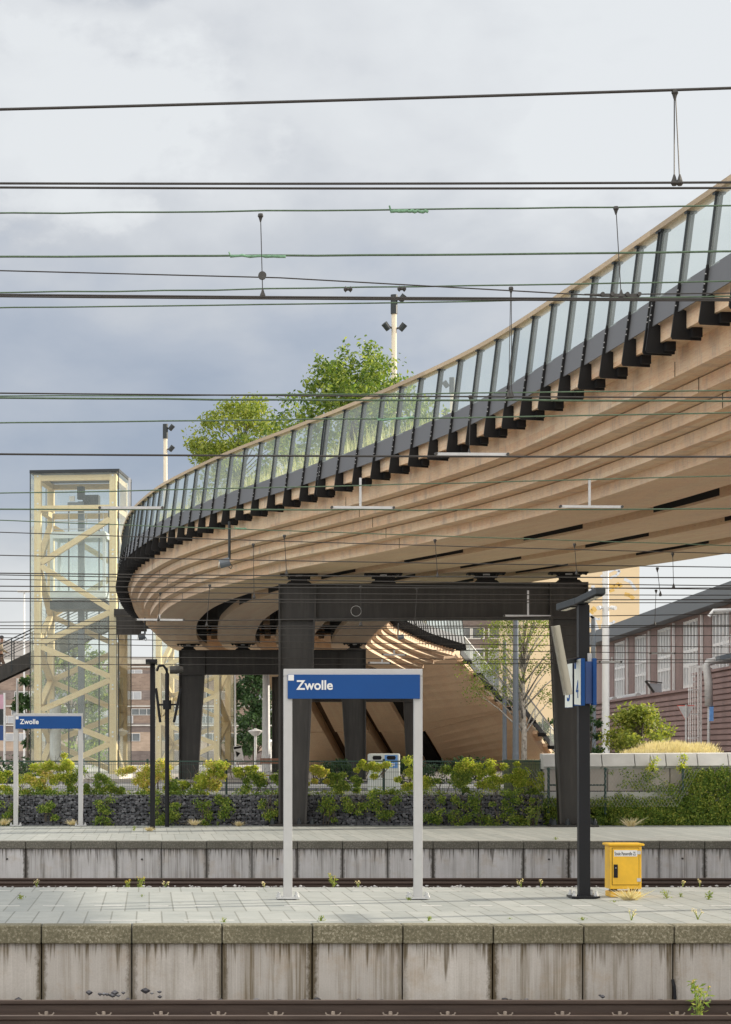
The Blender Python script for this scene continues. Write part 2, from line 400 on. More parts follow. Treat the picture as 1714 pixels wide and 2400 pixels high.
def concrete(name, a1, a2, stain, streak=True, zt=0.0, pitch=1.0, x0=0.0):
    a = Mat(name); w = a.co('World')
    base = a.ramp(a.noise(w, 1.6, 6, .6), [(.3, a1), (.7, a2)])
    fine = a.noise(w, 60, 3, .6)
    base = a.mix(.16, base, a.ramp(fine, [(.3, .25), (.7, .75)]), 'OVERLAY')
    sq = a.n('ShaderNodeSeparateXYZ'); a.l(a.co('World'), sq.inputs[0])
    wn = a.n('ShaderNodeTexWhiteNoise', noise_dimensions='1D'); a.l(a.math('FLOOR', a.math('DIVIDE', a.math('SUBTRACT', sq.outputs[0], x0), pitch)), wn.inputs['W'])
    base = a.mix(a.math('MULTIPLY', wn.outputs[0], .38), base, tuple(x*.70 for x in a1))
    pt2 = a.noise(w, 3.1, 5, .7); base = a.mix(a.ramp(pt2, [(.5, 0.0), (.7, .5)]), base, (a1[0]*.85, a1[1]*.72, a1[2]*.55))
    # rain streaks running down from the top edge
    s1 = a.noise(a.co('World', (7, 7, .30)), 1.0, 5, .62)
    s2 = a.noise(a.co('World', (34, 34, .55)), 1.0, 3, .6)
    f = a.math('MULTIPLY', a.ramp(s1, [(.46, 0.0), (.64, 1.0)]), a.ramp(s2, [(.36, .12), (.60, 1.0)]))
    col = a.mix(a.math('MULTIPLY', f, a.math('ADD', .35, a.math('MULTIPLY', wn.outputs[0], .6))), base, stain)
    spz = a.n('ShaderNodeSeparateXYZ'); a.l(a.co('World'), spz.inputs[0])
    run = a.noise(a.co('World', (11, 11, .15)), 1.0, 3, .6)
    dk = a.math('ADD', a.math('MULTIPLY', spz.outputs[2], 1.1), a.math('MULTIPLY', run, 1.7))
    col = a.mix(a.math('MULTIPLY', a.ramp(dk, [(.50, 0.0), (.66, .9)]), a.ramp(s2, [(.38, .0), (.58, 1.0)])), col, tuple(x*.8 for x in stain))
    s3 = a.noise(a.co('World', (90, 90, .8)), 1.0, 2, .5)
    col = a.mix(a.math('MULTIPLY', a.ramp(s3, [(.55, 0.0), (.75, 1.0)]), .25), col, tuple(min(1, x*1.4) for x in a2))
    # grime beside the panel joints
    sp = a.n('ShaderNodeSeparateXYZ'); a.l(a.co('World'), sp.inputs[0])
    fx = a.math('FRACT', a.math('ADD', a.math('DIVIDE', a.math('SUBTRACT', sp.outputs[0], x0), pitch), 100.0))
    dj = a.math('ABSOLUTE', a.math('SUBTRACT', fx, .5))
    ed = a.noise(a.co('World', (9, 9, 6)), 2.2, 5, .75)
    per = a.noise(a.co('World', (.7, 0, 0)), 1.3, 1)
    jm = a.math('MULTIPLY', a.ramp(a.math('ADD', dj, a.math('MULTIPLY', a.math('SUBTRACT', ed, .5), .12)), [(.43, 0.0), (.475, 1.0)]), a.ramp(per, [(.40, .25), (.55, 1.0)]))
    col = a.mix(a.math('MULTIPLY', jm, .95), col, tuple(x*.6 for x in stain))
    a.bump(fine, .25, .003)
    return a.set(col, .85)
NJ, NP = -1.197, 1.003
FJ, FPI = 8.19, .99
MT['wall_near'] = concrete('near_wall_concrete', (.41, .385, .36), (.51, .485, .46), (.115, .083, .036), pitch=NP, x0=NJ)
MT['wall_far'] = concrete('far_wall_concrete', (.43, .435, .45), (.53, .54, .565), (.10, .092, .08), pitch=FPI, x0=FJ)
def mossy(name, c1, c2, c3):
    a = Mat(name); w = a.co('World'); n_ = a.noise(w, 30, 6, .75); m_ = a.noise(w, 1.8, 5, .6)
    c = a.ramp(n_, [(.35, c1), (.52, c2), (.68, c3)]); c = a.mix(a.ramp(m_, [(.4, 0.0), (.65, .55)]), c, c1)
    a.bump(n_, .5, .006); return a.set(c, .9)
MT['kerb_near'] = mossy('mossy_kerb', (.095, .088, .055), (.18, .165, .11), (.46, .43, .34))
MT['kerb_far'] = mossy('dark_kerb', (.07, .07, .058), (.125, .125, .108), (.30, .29, .26))
def paving():
    a = Mat('platform_paving'); w = a.co('World')
    br = a.n('ShaderNodeTexBrick'); mpv = a.co('World', (1, 1, 1)); mpv.node.inputs['Location'].default_value = (0, -.6, 0); a.l(mpv, br.inputs['Vector']); br.inputs['Scale'].default_value = 1
    br.inputs['Brick Width'].default_value = .295; br.inputs['Row Height'].default_value = 3.75; br.inputs['Mortar Size'].default_value = .010; br.offset = .5
    br.inputs['Color1'].default_value = (.25, .27, .26, 1); br.inputs['Color2'].default_value = (.37, .385, .365, 1); br.inputs['Mortar'].default_value = (.10, .10, .075, 1)
    # a strip of every row of blocks is white topped near the edge
    n_ = a.noise(w, 2.2, 5, .6); n3 = a.noise(w, 45, 4, .6)
    c = a.mix(.45, br.outputs[0], a.ramp(n_, [(.3, (.225, .25, .25)), (.7, (.37, .385, .375))]))
    c = a.mix(.12, c, a.ramp(n3, [(.3, .2), (.7, .8)]), 'OVERLAY')
    st = a.noise(a.co('World', (1, 1, 1)), 6, 6, .7)
    c = a.mix(a.ramp(st, [(.56, 0.0), (.74, .7)]), c, (.15, .15, .115))
    st2 = a.noise(a.co('World', (.5, 4, 1)), 1.7, 5, .65); c = a.mix(a.ramp(st2, [(.52, 0.0), (.68, .45)]), c, (.20, .21, .19))
    gm_ = a.noise(a.co('World'), 95, 1, .5); c = a.mix(a.ramp(gm_, [(.70, 0.0), (.76, .6)]), c, (.08, .08, .075))
    a.bump(a.math('ADD', br.outputs[1], a.math('MULTIPLY', n3, -.25)), -.5, .006)
    return a.set(c, .75)
MT['paving'] = paving()
MT['edge_strip'] = plain('white_edge_strip', (.47, .475, .46), .7, 0, .18, 5, bump=.2)
def gravel():
    a = Mat('ballast'); v = a.n('ShaderNodeTexVoronoi'); a.l(a.co('World'), v.inputs['Vector']); v.inputs['Scale'].default_value = 22
    c = a.mix(.7, a.ramp(a.noise(a.co('World'), .8, 4), [(.3, (.16, .13, .11)), (.7, (.26, .23, .20))]), v.outputs['Color'], 'SOFT_LIGHT')
    a.bump(v.outputs[0], .9, .04); return a.set(c, .95)
MT['ballast'] = gravel()
MT['pebble'] = plain('pebbles', (.34, .34, .35), .85, 0, .5, 14)
def rust():
    a = Mat('rusty_rail'); n_ = a.noise(a.co('World', (.5, 8, 8)), 3, 5, .6)
    a.bump(a.noise(a.co('World'), 60, 3), .2, .003)
    return a.set(a.ramp(n_, [(.3, (.030, .018, .014)), (.7, (.055, .036, .028))]), .7)
MT['rust'] = rust()
MT['railtop'] = plain('worn_rail_head', (.12, .09, .075), .5, .1, .15, 3)
MT['asphalt'] = plain('asphalt', (.13, .135, .145), .85, 0, .2, 1.5, bump=.4)
MT['pavement'] = plain('pavement_slabs', (.42, .39, .35), .85, 0, .15, 2)
MT['verge'] = plain('verge', (.10, .12, .05), .95, 0, .4, 2)
def stone():
    a = Mat('basalt_stone'); geo = a.n('ShaderNodeNewGeometry'); n_ = a.noise(a.co('World'), 14, 5, .65)
    c = a.ramp(a.math('ADD', a.math('MULTIPLY', geo.outputs['Random Per Island'], .7), a.math('MULTIPLY', n_, .4)), [(.15, (.05, .05, .058)), (.55, (.115, .115, .13)), (.95, (.23, .235, .255))])
    a.bump(n_, .5, .02); return a.set(c, .9)
MT['stone'] = stone()
def brick(name, c1, c2, mortar, w=.22, h=.065, strips=False, scale=1.0):
    a = Mat(name); sp = a.n('ShaderNodeSeparateXYZ'); a.l(a.co('Object'), sp.inputs[0])
    cb = a.n('ShaderNodeCombineXYZ'); a.l(a.math('ADD', sp.outputs[0], sp.outputs[1]), cb.inputs[0]); a.l(sp.outputs[2], cb.inputs[1])
    br = a.n('ShaderNodeTexBrick'); a.l(cb.outputs[0], br.inputs['Vector']); br.inputs['Scale'].default_value = scale
    br.inputs['Brick Width'].default_value = w; br.inputs['Row Height'].default_value = h; br.inputs['Mortar Size'].default_value = .008
    br.inputs['Color1'].default_value = c1+(1,); br.inputs['Color2'].default_value = c2+(1,); br.inputs['Mortar'].default_value = mortar+(1,)
    n_ = a.noise(a.co('World'), .6, 5, .6)
    c = a.mix(.35, br.outputs[0], a.ramp(n_, [(.3, tuple(x*.7 for x in c1)), (.7, tuple(min(1, x*1.25) for x in c2))]))
    a.bump(br.outputs[1], -.3, .01); return a.set(c, .85)
MT['brick_left'] = brick('mixed_brown_brick', (.20, .145, .12), (.34, .26, .215), (.30, .27, .25), .5, .14)
MT['brick_light'] = brick('light_brown_brick', (.42, .32, .25), (.52, .41, .33), (.36, .32, .29), .5, .14)
MT['brick_dark'] = brick('grey_brown_brick', (.15, .12, .115), (.24, .20, .19), (.26, .24, .23), .5, .14)
MT['brick_purple'] = brick('purple_brown_brick', (.215, .155, .15), (.265, .195, .185), (.24, .18, .17))
MT['ribbed'] = plain('purple_brown_ribbed_cladding', (.25, .17, .165), .7, 0, .2, .8)
MT['roof_grey'] = plain('grey_roof_sheet', (.115, .13, .145), .55, .1, .12, .7)
MT['render_yellow'] = plain('yellow_render', (.70, .56, .37), .9, 0, .05, .3)
MT['mural_pale'] = plain('mural_pale_blue', (.62, .66, .72), .9)
MT['mural_ochre'] = plain('mural_ochre', (.66, .44, .14), .9)
MT['grey_render'] = plain('grey_render', (.36, .34, .33), .9, 0, .15, .6)
def pane():
    a = Mat('window_pane'); n_ = a.noise(a.co('World'), .5, 3)
    return a.set(a.ramp(n_, [(.3, (.06, .07, .08)), (.7, (.20, .23, .26))]), .12, 0, .8)
MT['pane'] = pane()
MT['blind'] = plain('window_blind', (.40, .42, .46), .7, 0, .12, 1.2)
MT['lens'] = plain('lamp_lens', (.75, .73, .62), .3)
MT['banner'] = plain('banner_cloth', (.55, .33, .42), .7, 0, .2, 1)
MT['red'] = plain('red_border', (.55, .09, .07), .5)
MT['terracotta'] = plain('brown_bench_wood', (.22, .10, .06), .7, 0, .2, 3)
MT['car_cabin'] = plain('lift_car_panels', (.62, .70, .74), .35, 0, .06, 2)
#@@SETTING
# ================================================================== SETTING: ground, platforms, tracks, street
XL, XR = -9.0, 19.0
g = MB(); g.add([(-900, -40, -.92), (900, -40, -.92), (900, 3000, -.92), (-900, 3000, -.92)], [(0, 1, 2, 3)])
single(g, 'ground', MT['ballast'], None, None, kind='structure')
STZ = .70
g = MB(); g.box(-400, 400, 59.86, 900, -.9, STZ); single(g, 'street', MT['asphalt'], None, None, kind='structure')
g = MB(); g.box(-60, 60, 95.3, 240, STZ+.004, STZ+.12); single(g, 'pavement', MT['pavement'], None, None, kind='structure')
g = MB(); g.box(-40, 60, 63.0, 63.35, STZ+.004, STZ+.14); g.box(-40, 60, 79.0, 79.3, STZ+.004, STZ+.14)
single(g, 'street_kerb', MT['concrete_pale'], None, None, kind='structure')
g = MB(); g.box(-40, 60, 59.87, 62.95, STZ+.004, STZ+.05); single(g, 'verge', MT['verge'], None, None, kind='structure')

def platform(name, y0, y1, mw, mk, jx, jp, kh, over, skirt):
    root = thing(name, None, None, (0, y0, 0)); root['kind'] = 'structure'
    p = MB(); p.box(XL, XR, y0+.34, y1, -.9, 0); p.build('paving', MT['paving'], root)
    k0 = math.floor((XL-jx)/jp)
    n = int((XR-XL)/jp)
    for k in range(k0+1, k0+n):
        x = jx + k*jp
        rz_ = random.uniform(-.003, .003)
        kb = MB(); kb.box(x+.006, x+jp-.006, y0+rz_, y0+.335, -kh, .004+rz_)
        kb.build('kerb_stone', mk, root, bevel=.014)
        wl = MB(); wl.box(x+.007, x+jp-.007, y0+over+random.uniform(-.004, .004), y0+.30, -.9, -kh-.003)
        wl.build('wall_panel', mw, root, bevel=.006)
    return root
nearp = platform('near_platform', 24.6, 31.7, MT['wall_near'], MT['kerb_near'], NJ, NP, .20, .07, 1)
farp = platform('far_platform', 48.5, 59.2, MT['wall_far'], MT['kerb_far'], FJ, FPI, .165, .05, 1)
# pale blocks in the edge rows of both platforms
for root, y0, step, L, seed in ((nearp, 25.32, 1.17, .62, 3), (nearp, 27.75, .6, .33, 4), (nearp, 30.9, .9, .5, 5), (farp, 50.0, 1.5, .8, 6), (farp, 51.6, 1.2, .55, 8)):
    rnd = random.Random(seed); x = XL+.3
    e = MB()
    while x < XR-1:
        if rnd.random() < .8: e.box(x, x+L*rnd.uniform(.7, 1.1), y0, y0+.11, -.01, .004)
        x += step*rnd.uniform(.9, 1.1)
    e.build('pale_edge_blocks', MT['edge_strip'], root)
# small holes and fixings in the far platform wall
h = MB()
for px, py in ((17, 2013), (333, 2014), (651, 2013), (962, 2014), (1287, 2014), (1600, 2012)):
    p = at(px, py, 48.55); h.lathe((p.x, p.y, p.z), [(.018, -.018), (.026, 0), (.018, .018)], 8)
pieces(h, 'lifting_socket', MT['clamp'], farp)
p0 = at(1577, 2300, 24.66)
cc = MB(); cc.tube([p0+Vector((0, 0, .02)), p0+Vector((.012, -.02, -.05)), p0+Vector((.02, -.03, -.2)), p0+Vector((.02, -.03, -.4))], .018, 6)
cc.build('drain_hose', MT['blackpole'], nearp)

def rail(y, label, clips, xs):
    root = thing('railway_rail', label, 'rail', (0, y, -.85), group='rails of the two tracks')
    prof = [(-.07, -.85), (.07, -.85), (.07, -.838), (.012, -.815), (.009, -.735), (.034, -.715), (.034, -.69), (.026, -.682), (-.026, -.682), (-.034, -.69), (-.034, -.715), (-.009, -.735), (-.012, -.815), (-.07, -.838)]
    m = MB(); m.prism(prof, lambda a, c: (XL, y+a, c), lambda a, c: (XR, y+a, c)); m.build('rail_profile', MT['rust'], root)
    t = MB(); t.box(XL, XR, y-.025, y+.025, -.6815, -.679); t.build('running_surface', MT['railtop'], root)
    if clips:
        for x in xs:
            b = MB(); b.lathe((x, y-.085, -.838), [(.035, 0), (.035, .012), (.02, .014), (.02, .045), (.014, .05)], 8)
            b.tube([(x-.08, y-.09, -.80), (x-.065, y-.09, -.825), (x-.03, y-.09, -.832), (x+.03, y-.09, -.832), (x+.065, y-.09, -.825), (x+.08, y-.09, -.80)], .008, 5)
            b.build('rail_clip', MT['clip'], root)
clx = [-1.076+.6*k for k in range(-1, 13)]
rail(23.30, 'rusty rail beside the wall of the near platform, with a row of bolted clips', True, clx)
rail(21.92, 'rusty rail along the very bottom edge of the photo', False, [])
rail(46.25, 'thin rusty rail right under the stained wall of the far platform', False, [])
rail(44.80, 'rusty rail just behind the back edge of the near platform, with weeds before it', True, [ax(110, 44.8)+.6*k for k in range(-1, 24)])
# timber-free concrete sleepers of the two tracks
for k in range(15):
    x = -1.076 + .6*(k-1); y = 22.6
    sp = MB(); sp.box(x-.13, x+.13, y-1.25, y+1.25, -.98, -.862)
    if k == 0:
        root = tag(sp.build('sleeper', MT['concrete_pale'], None), 'grey concrete sleeper under the rails, half buried in ballast', 'sleeper', 'concrete sleepers')
        bx = root.location.x
    else:
        c = root.copy(); COL.objects.link(c); c.location.x = bx + .6*k
# loose stones at the foot of the near wall and along the back edge of the near platform
def rocks(name, pts, lo, hi, mat, seed, label, cat='gravel'):
    rnd = random.Random(seed); m = MB()
    for (x, y, z) in pts:
        r_ = rnd.uniform(lo, hi); vs = []
        for (a, b_, c) in ((1,0,0),(-1,0,0),(0,1,0),(0,-1,0),(0,0,1),(0,0,-1),(.7,.7,.5),(-.7,.6,.5),(.6,-.7,.5),(-.6,-.7,.5)):
            q = rnd.uniform(.75, 1.2)*r_; vs.append((x+a*q*1.25, y+b_*q, z+c*q*.75))
        m.add(vs, [(0,6,4),(6,2,4),(2,7,4),(7,1,4),(1,9,4),(9,3,4),(3,8,4),(8,0,4),(0,2,6),(2,1,7),(1,3,9),(3,0,8),(0,5,2),(2,5,1),(1,5,3),(3,5,0)])
    return single(m, name, mat, label, cat, kind='stuff')
rr = random.Random(2)
rocks('gravel', [(rr.uniform(-3, 9), rr.uniform(31.75, 32.3), -.02+rr.uniform(-.05, .01)) for _ in range(700)], .010, .026, MT['pebble'], 3, 'pale gravel lying along the back edge of the near platform')
pts = [(ax(rr.gauss(p, 9), 24.3), rr.uniform(24.15, 24.5), -.74+rr.uniform(-.02, .03)) for p in (240, 262, 290, 345, 365, 1415, 215) for _ in range(2)]
pts += [(rr.uniform(-4, 8), rr.uniform(23.5, 24.6), -.86+rr.uniform(-.02, .05)) for _ in range(900)]
rocks('ballast_stones', pts, .018, .042, MT['stone'], 4, 'blue grey ballast stones at the foot of the near platform wall')

# ------------------------------------------------------------------ gabion wall with mesh, behind the far platform
GX0, GX1, GY = -6.5, ax(1275, 59.3), 59.25
gab = thing('gabion_wall', 'low wall of dark grey stones in wire cages behind the far platform', 'gabion wall', (0, GY, 0))
core = MB(); core.box(GX0, GX1, GY+.12, GY+.6, -.9, .80); core.build('core_fill', MT['black'], gab)
rnd = random.Random(11); m = MB()
z = -.02
while z < .82:
    x = GX0+rnd.uniform(0, .1)
    while x < GX1:
        r_ = rnd.uniform(.034, .062); cx, cy, cz = x+rnd.uniform(-.02, .02), GY+.07+rnd.uniform(-.02, .035), min(z+rnd.uniform(-.03, .03), .78)
        Q = Matrix.Rotation(rnd.uniform(0, 6.28), 3, Vector((rnd.uniform(-1, 1), rnd.uniform(-1, 1), rnd.uniform(-1, 1))).normalized())
        vs = []
        for v_ in ((-1,-1,-1),(1,-1,-1),(1,1,-1),(-1,1,-1),(-1,-1,1),(1,-1,1),(1,1,1),(-1,1,1)):
            w_ = Q @ (Vector(v_)*rnd.uniform(.45, .72)); vs.append((cx+w_.x*r_*1.25, cy+w_.y*r_, cz+w_.z*r_))
        m.add(vs, ((0,3,2,1),(4,5,6,7),(0,1,5,4),(1,2,6,5),(2,3,7,6),(3,0,4,7)))
        x += r_*1.8
    z += .066
m.build('stone_fill', MT['stone'], gab)['kind'] = 'stuff'
m = MB(); k = 0; x = GX0
while x < GX1:
    m.box(x, x+.0035, GY-.005, GY, 0, .83); x += .10
for k in range(9): m.box(GX0, GX1, GY-.011, GY-.006, .015+.1*k, .02+.1*k)
m.build('wire_cage', MT['greypaint'], gab)

# ------------------------------------------------------------------ concrete parapet wall at the right
PX0, PX1, PY = ax(1275, 59.7), 19.0, 59.65
par = thing('parapet_wall', 'long pale concrete wall with a sloping white coping at the right', 'wall', (PX0, PY, 0))
nseg = 8; segp = (1347, 1410, 1487, 1560, 1634, 1706, 1778)
xs = [PX0-.05] + [ax(p, 59.6) for p in segp] + [PX1]
for a, b_ in zip(xs, xs[1:]):
    q = MB(); q.prism([(-.16, 1.56), (-.16, 1.585), (-.02, 1.90), (.46, 1.92), (.46, 1.5), (0, 1.5), (0, 1.56)],
                      lambda u, v, a=a: (a+.01, PY+u, v+(a-PX0)*.006), lambda u, v, b_=b_: (b_-.01, PY+u, v+(b_-PX0)*.006))
    q.build('coping_stone', MT['concrete_pale'], par, bevel=.01)
xs2 = [PX0] + [ax(p, 59.7) for p in (1341, 1424, 1570, 1660)] + [PX1]
for a, b_ in zip(xs2, xs2[1:]):
    q = MB(); q.box(a+.012, b_-.012, PY+.02, PY+.4, .92, 1.52); q.build('upper_panel', MT['concrete_warm'], par, bevel=.01)
q = MB(); q.box(ax(1268, 59.6), PX1, PY-.12, PY+.35, .53, .895); q.build('lower_ledge', MT['concrete_pale'], par, bevel=.015)
q = MB(); q.box(PX0, PX1, PY+.06, PY+.3, .895, .92); q.box(PX0+.1, PX1, PY+.05, PY+.35, -.2, .53); q.build('shadow_joint', MT['black'], par)

# ------------------------------------------------------------------ chain-link fence before the wall
cl = thing('chain_link_fence', 'green pipe posts with sagging wire mesh in front of the concrete wall', 'fence', (PX0, 59.3, 0))
for p in (1286, 1419, 1601):
    q = MB(); a = ax(p, 59.3); q.tube([(a, 59.3, .3 if p < 1600 else .9), (a, 59.3, 1.50)], .035, 8); q.lathe((a, 59.3, 1.49), [(.05, 0), (.05, .03), (.02, .06)], 8)
    q.build('fence_post', MT['green_fence'], cl)
q = MB(); q.tube([(ax(1286, 59.3), 59.3, 1.08), (ax(1419, 59.3), 59.3, 1.08)], .025, 6); q.build('fence_rail', MT['green_fence'], cl)
q = MB(); a0, a1 = ax(1286, 59.25), ax(1601, 59.25); n = int((a1-a0)/.09)
for k in range(n):
    for sgn in (1, -1):
        x = a0+k*.09
        hz = 1.0
        q.beam((x, 59.25, .5), (x+sgn*hz*.6, 59.25, .5+hz), .0035, .0035)
q.build('wire_mesh', MT['zinc'], cl)

# ------------------------------------------------------------------ green mesh fence on top of the gabion
mf = thing('mesh_fence', 'dark green mesh fence overgrown by vines on top of the gabion wall', 'fence', (0, 60.0, .83))
FY = 60.0; ztop = az(1784, FY)
posts = (-25, 160, 346, 531, 716, 900, 1085, 1268)
for p in posts:
    q = MB(); a = ax(p, FY); q.box(a-.03, a+.03, FY-.03, FY+.03, .70, ztop+.06); q.build('fence_post', MT['green_fence'], mf)
q = MB(); q.box(ax(-40, FY), ax(1268, FY), FY-.055, FY-.031, ztop-.02, ztop+.015); q.build('top_rail', MT['green_fence'], mf)
q = MB(); x = ax(-40, FY)
while x < ax(1268, FY): q.box(x, x+.006, FY-.06, FY-.054, .75, ztop-.02); x += .06
for k in range(5): q.box(ax(-40, FY), ax(1268, FY), FY-.067, FY-.061, .82+.2*k, .828+.2*k)
q.build('wire_mesh', MT['green_fence'], mf)
#@@BRIDGE
# ================================================================== FOOTBRIDGE
def catmull(P, step=.5):
    P = [Vector(p) for p in P]; out_ = []
    Q = [P[0]*2-P[1]] + P + [P[-1]*2-P[-2]]
    for i in range(1, len(Q)-2):
        a, b_, c, d = Q[i-1], Q[i], Q[i+1], Q[i+2]
        n = max(2, int((c-b_).length/ .1))
        for k in range(n):
            t = k/n
            out_.append(.5*((2*b_) + (c-a)*t + (2*a-5*b_+4*c-d)*t*t + (3*b_-a-3*c+d)*t**3))
    out_.append(P[-1])
    res = [out_[0]]; acc = 0
    L = [0]
    for u, v in zip(out_, out_[1:]): L.append(L[-1]+(v-u).length)
    n = int(L[-1]/step); j = 0; res = []
    for k in range(n+1):
        s = k*step
        while j < len(L)-2 and L[j+1] < s: j += 1
        f = (s-L[j])/max(1e-9, L[j+1]-L[j]); res.append(out_[j].lerp(out_[j+1], f))
    return res
HP = [(9.2, 16), (9.0, 20), (8.5, 25.5), (7.83, 31.05), (7.15, 37), (6.35, 42.7), (5.09, 47.9), (3.5, 53.2), (2.1, 57.6), (.85, 62.5), (.12, 66.2), (-.6, 72), (-.93, 78.5), (-.97, 83), (-.85, 90), (-.55, 96), (.1, 102.5), (2.39, 115), (4.5, 125.9), (6.98, 137.4), (7.6, 140)]
STEP = .275
HL = catmull([Vector((x, y, 0)) for x, y in HP], STEP)
NH = len(HL)
def interp(tab, x):
    if x <= tab[0][0]: return tab[0][1]
    for (a, va), (b_, vb) in zip(tab, tab[1:]):
        if x <= b_: return va + (vb-va)*(x-a)/(b_-a)
    return tab[-1][1]
TOV = [(36, 1.9), (45, 1.8), (52, 1.7), (57, 1.45), (68, 1.27), (75, 1.25)]
TOR = [(106, 1.25), (118, 1.75), (131, 2.95), (140, 3.0)]
TW = [(40, 8.2), (59, 7.9), (80, 8.4), (92, 8.7)]
FR = []
for i, p in enumerate(HL):
    t = (HL[min(i+4, NH-1)]-HL[max(i-4, 0)]).normalized()
    FR.append((p, t, Vector((t.y, -t.x, 0)), interp(TOV, p.y), interp(TW, p.y), i*STEP, interp(TOR, p.y)))
OR = 1.25
def pt(i, t, z): p, tg, n, o, w, s, orr = FR[i]; return Vector((p.x+n.x*t, p.y+n.y*t, z))
def iat(y):
    for i, f in enumerate(FR):
        if f[0].y >= y: return i
    return NH-1
ZB, RS = 6.69, .23
I_END = iat(131.0)
bridge = thing('footbridge', 'long winding footbridge of stepped pale timber with black brackets and a glass railing', 'footbridge', (3, 80, 6.6))
def sweep(mb, i0, i1, prof, cap=True, st=2):
    """prof(i) -> closed list of (t, z); UV u along the bridge, v round the outline (metres)."""
    idx = list(range(i0, i1, st)) + [i1]
    rings = []; 
    for i in idx: rings.append((i, prof(i)))
    n = len(rings[0][1]); vs = []; fs = []; uvs = []
    per = [0]; pr = rings[len(rings)//2][1]
    for k in range(n): a, b_ = pr[k], pr[(k+1) % n]; per.append(per[-1]+math.hypot(a[0]-b_[0], a[1]-b_[1]))
    for i, q in rings: vs += [pt(i, t, z) for t, z in q]
    for j in range(len(rings)-1):
        u0, u1 = FR[rings[j][0]][5], FR[rings[j+1][0]][5]
        for k in range(n):
            fs.append((j*n+k, j*n+(k+1) % n, (j+1)*n+(k+1) % n, (j+1)*n+k))
            uvs.append(((u0, per[k]), (u0, per[k+1]), (u1, per[k+1]), (u1, per[k])))
    if cap:
        m = (len(rings)-1)*n
        fs.append(tuple(range(n))[::-1]); uvs.append([(pr[k][0], pr[k][1]) for k in range(n)][::-1])
        fs.append(tuple(m+k for k in range(n))); uvs.append([(pr[k][0], pr[k][1]) for k in range(n)])
    mb.add(vs, fs, uvs)
def mirror(i, t): return FR[i][3] + FR[i][4] + OR - (t if t is not None else 0)
def tL(i, k):           # k-th step outwards from the lowest block, left side
    o = FR[i][3]; return o - (o-.18)*k/4.6
def tR(i, k): o, w = FR[i][3], FR[i][4]; return o + w + (FR[i][6]-.18)*k/4.6
seams_L = (iat(33.4), iat(51.0), iat(68.6), iat(86.0))
for side in ('L', 'R'):
    f = tL if side == 'L' else tR; sg = 1 if side == 'L' else -1
    a0, a1 = (2, iat(112)) if side == 'L' else (iat(50), I_END)
    for k in range(5):
        cuts = [a0] + [s for s in seams_L if a0+8 < s < a1-8] + [a1 - (0 if side == 'L' else (k*0))]
        mb = MB()
        for c0, c1 in zip(cuts, cuts[1:]):
            e0 = c0 + (0 if c0 == a0 else 0)
            def prof(i, k=k):
                u = f(i, k); v = u + sg*.55
                z0, z1 = ZB+RS*k + (.0 if k else .003), ZB+RS*(k+1)-.016 + (.199 if k == 4 else 0)
                q = [(u, z1), (u, z0), (v, z0), (v, z1)]
                return q if side == 'L' else [(a, b_) for a, b_ in q][::-1]
            sweep(mb, e0, c1, prof)
        mb.build('timber_lamella', MT['wood'], bridge)
    mb = MB()
    def prof(i):
        u = -.02 if side == 'L' else FR[i][3]+FR[i][4]+FR[i][6]+.02; v = f(i, 4) + sg*.3
        q = [(u, 8.33), (u, 8.02), (v, 8.02), (v, 8.33)]
        return q if side == 'L' else q[::-1]
    sweep(mb, a0, a1, prof); mb.build('edge_beam', MT['wood'], bridge)
# black slits where the timber lengths meet
mb = MB()
for s in seams_L:
    for k in range(5):
        i = s; u = tL(i, k)
        p, tg, n = FR[i][0], FR[i][1], FR[i][2]
        a = pt(i, u-.003, ZB+RS*k); b_ = pt(i, u-.003, ZB+RS*(k+1)-.004)
        mb.beam(a, b_, .014, .008, up=n)
pieces(mb, 'joint_slit', MT['black'], bridge)
def blk(i, j):
    o, w = FR[i][3], FR[i][4]; b_ = interp([(58, .19), (75, .176)], FR[i][0].y)*w; g_ = (w-4*b_)/3
    return o+j*(b_+g_), o+j*(b_+g_)+b_
for j in range(4):
    mb = MB(); sweep(mb, 2, I_END, lambda i, j=j: (lambda q: [(q[0], 8.3), (q[0], ZB), (q[1], ZB), (q[1], 8.3)])((blk(i, j)[0]+(.003 if j == 0 else 0), blk(i, j)[1]-(.003 if j == 3 else 0))))
    mb.build('soffit_block', MT['wood_soffit'], bridge)
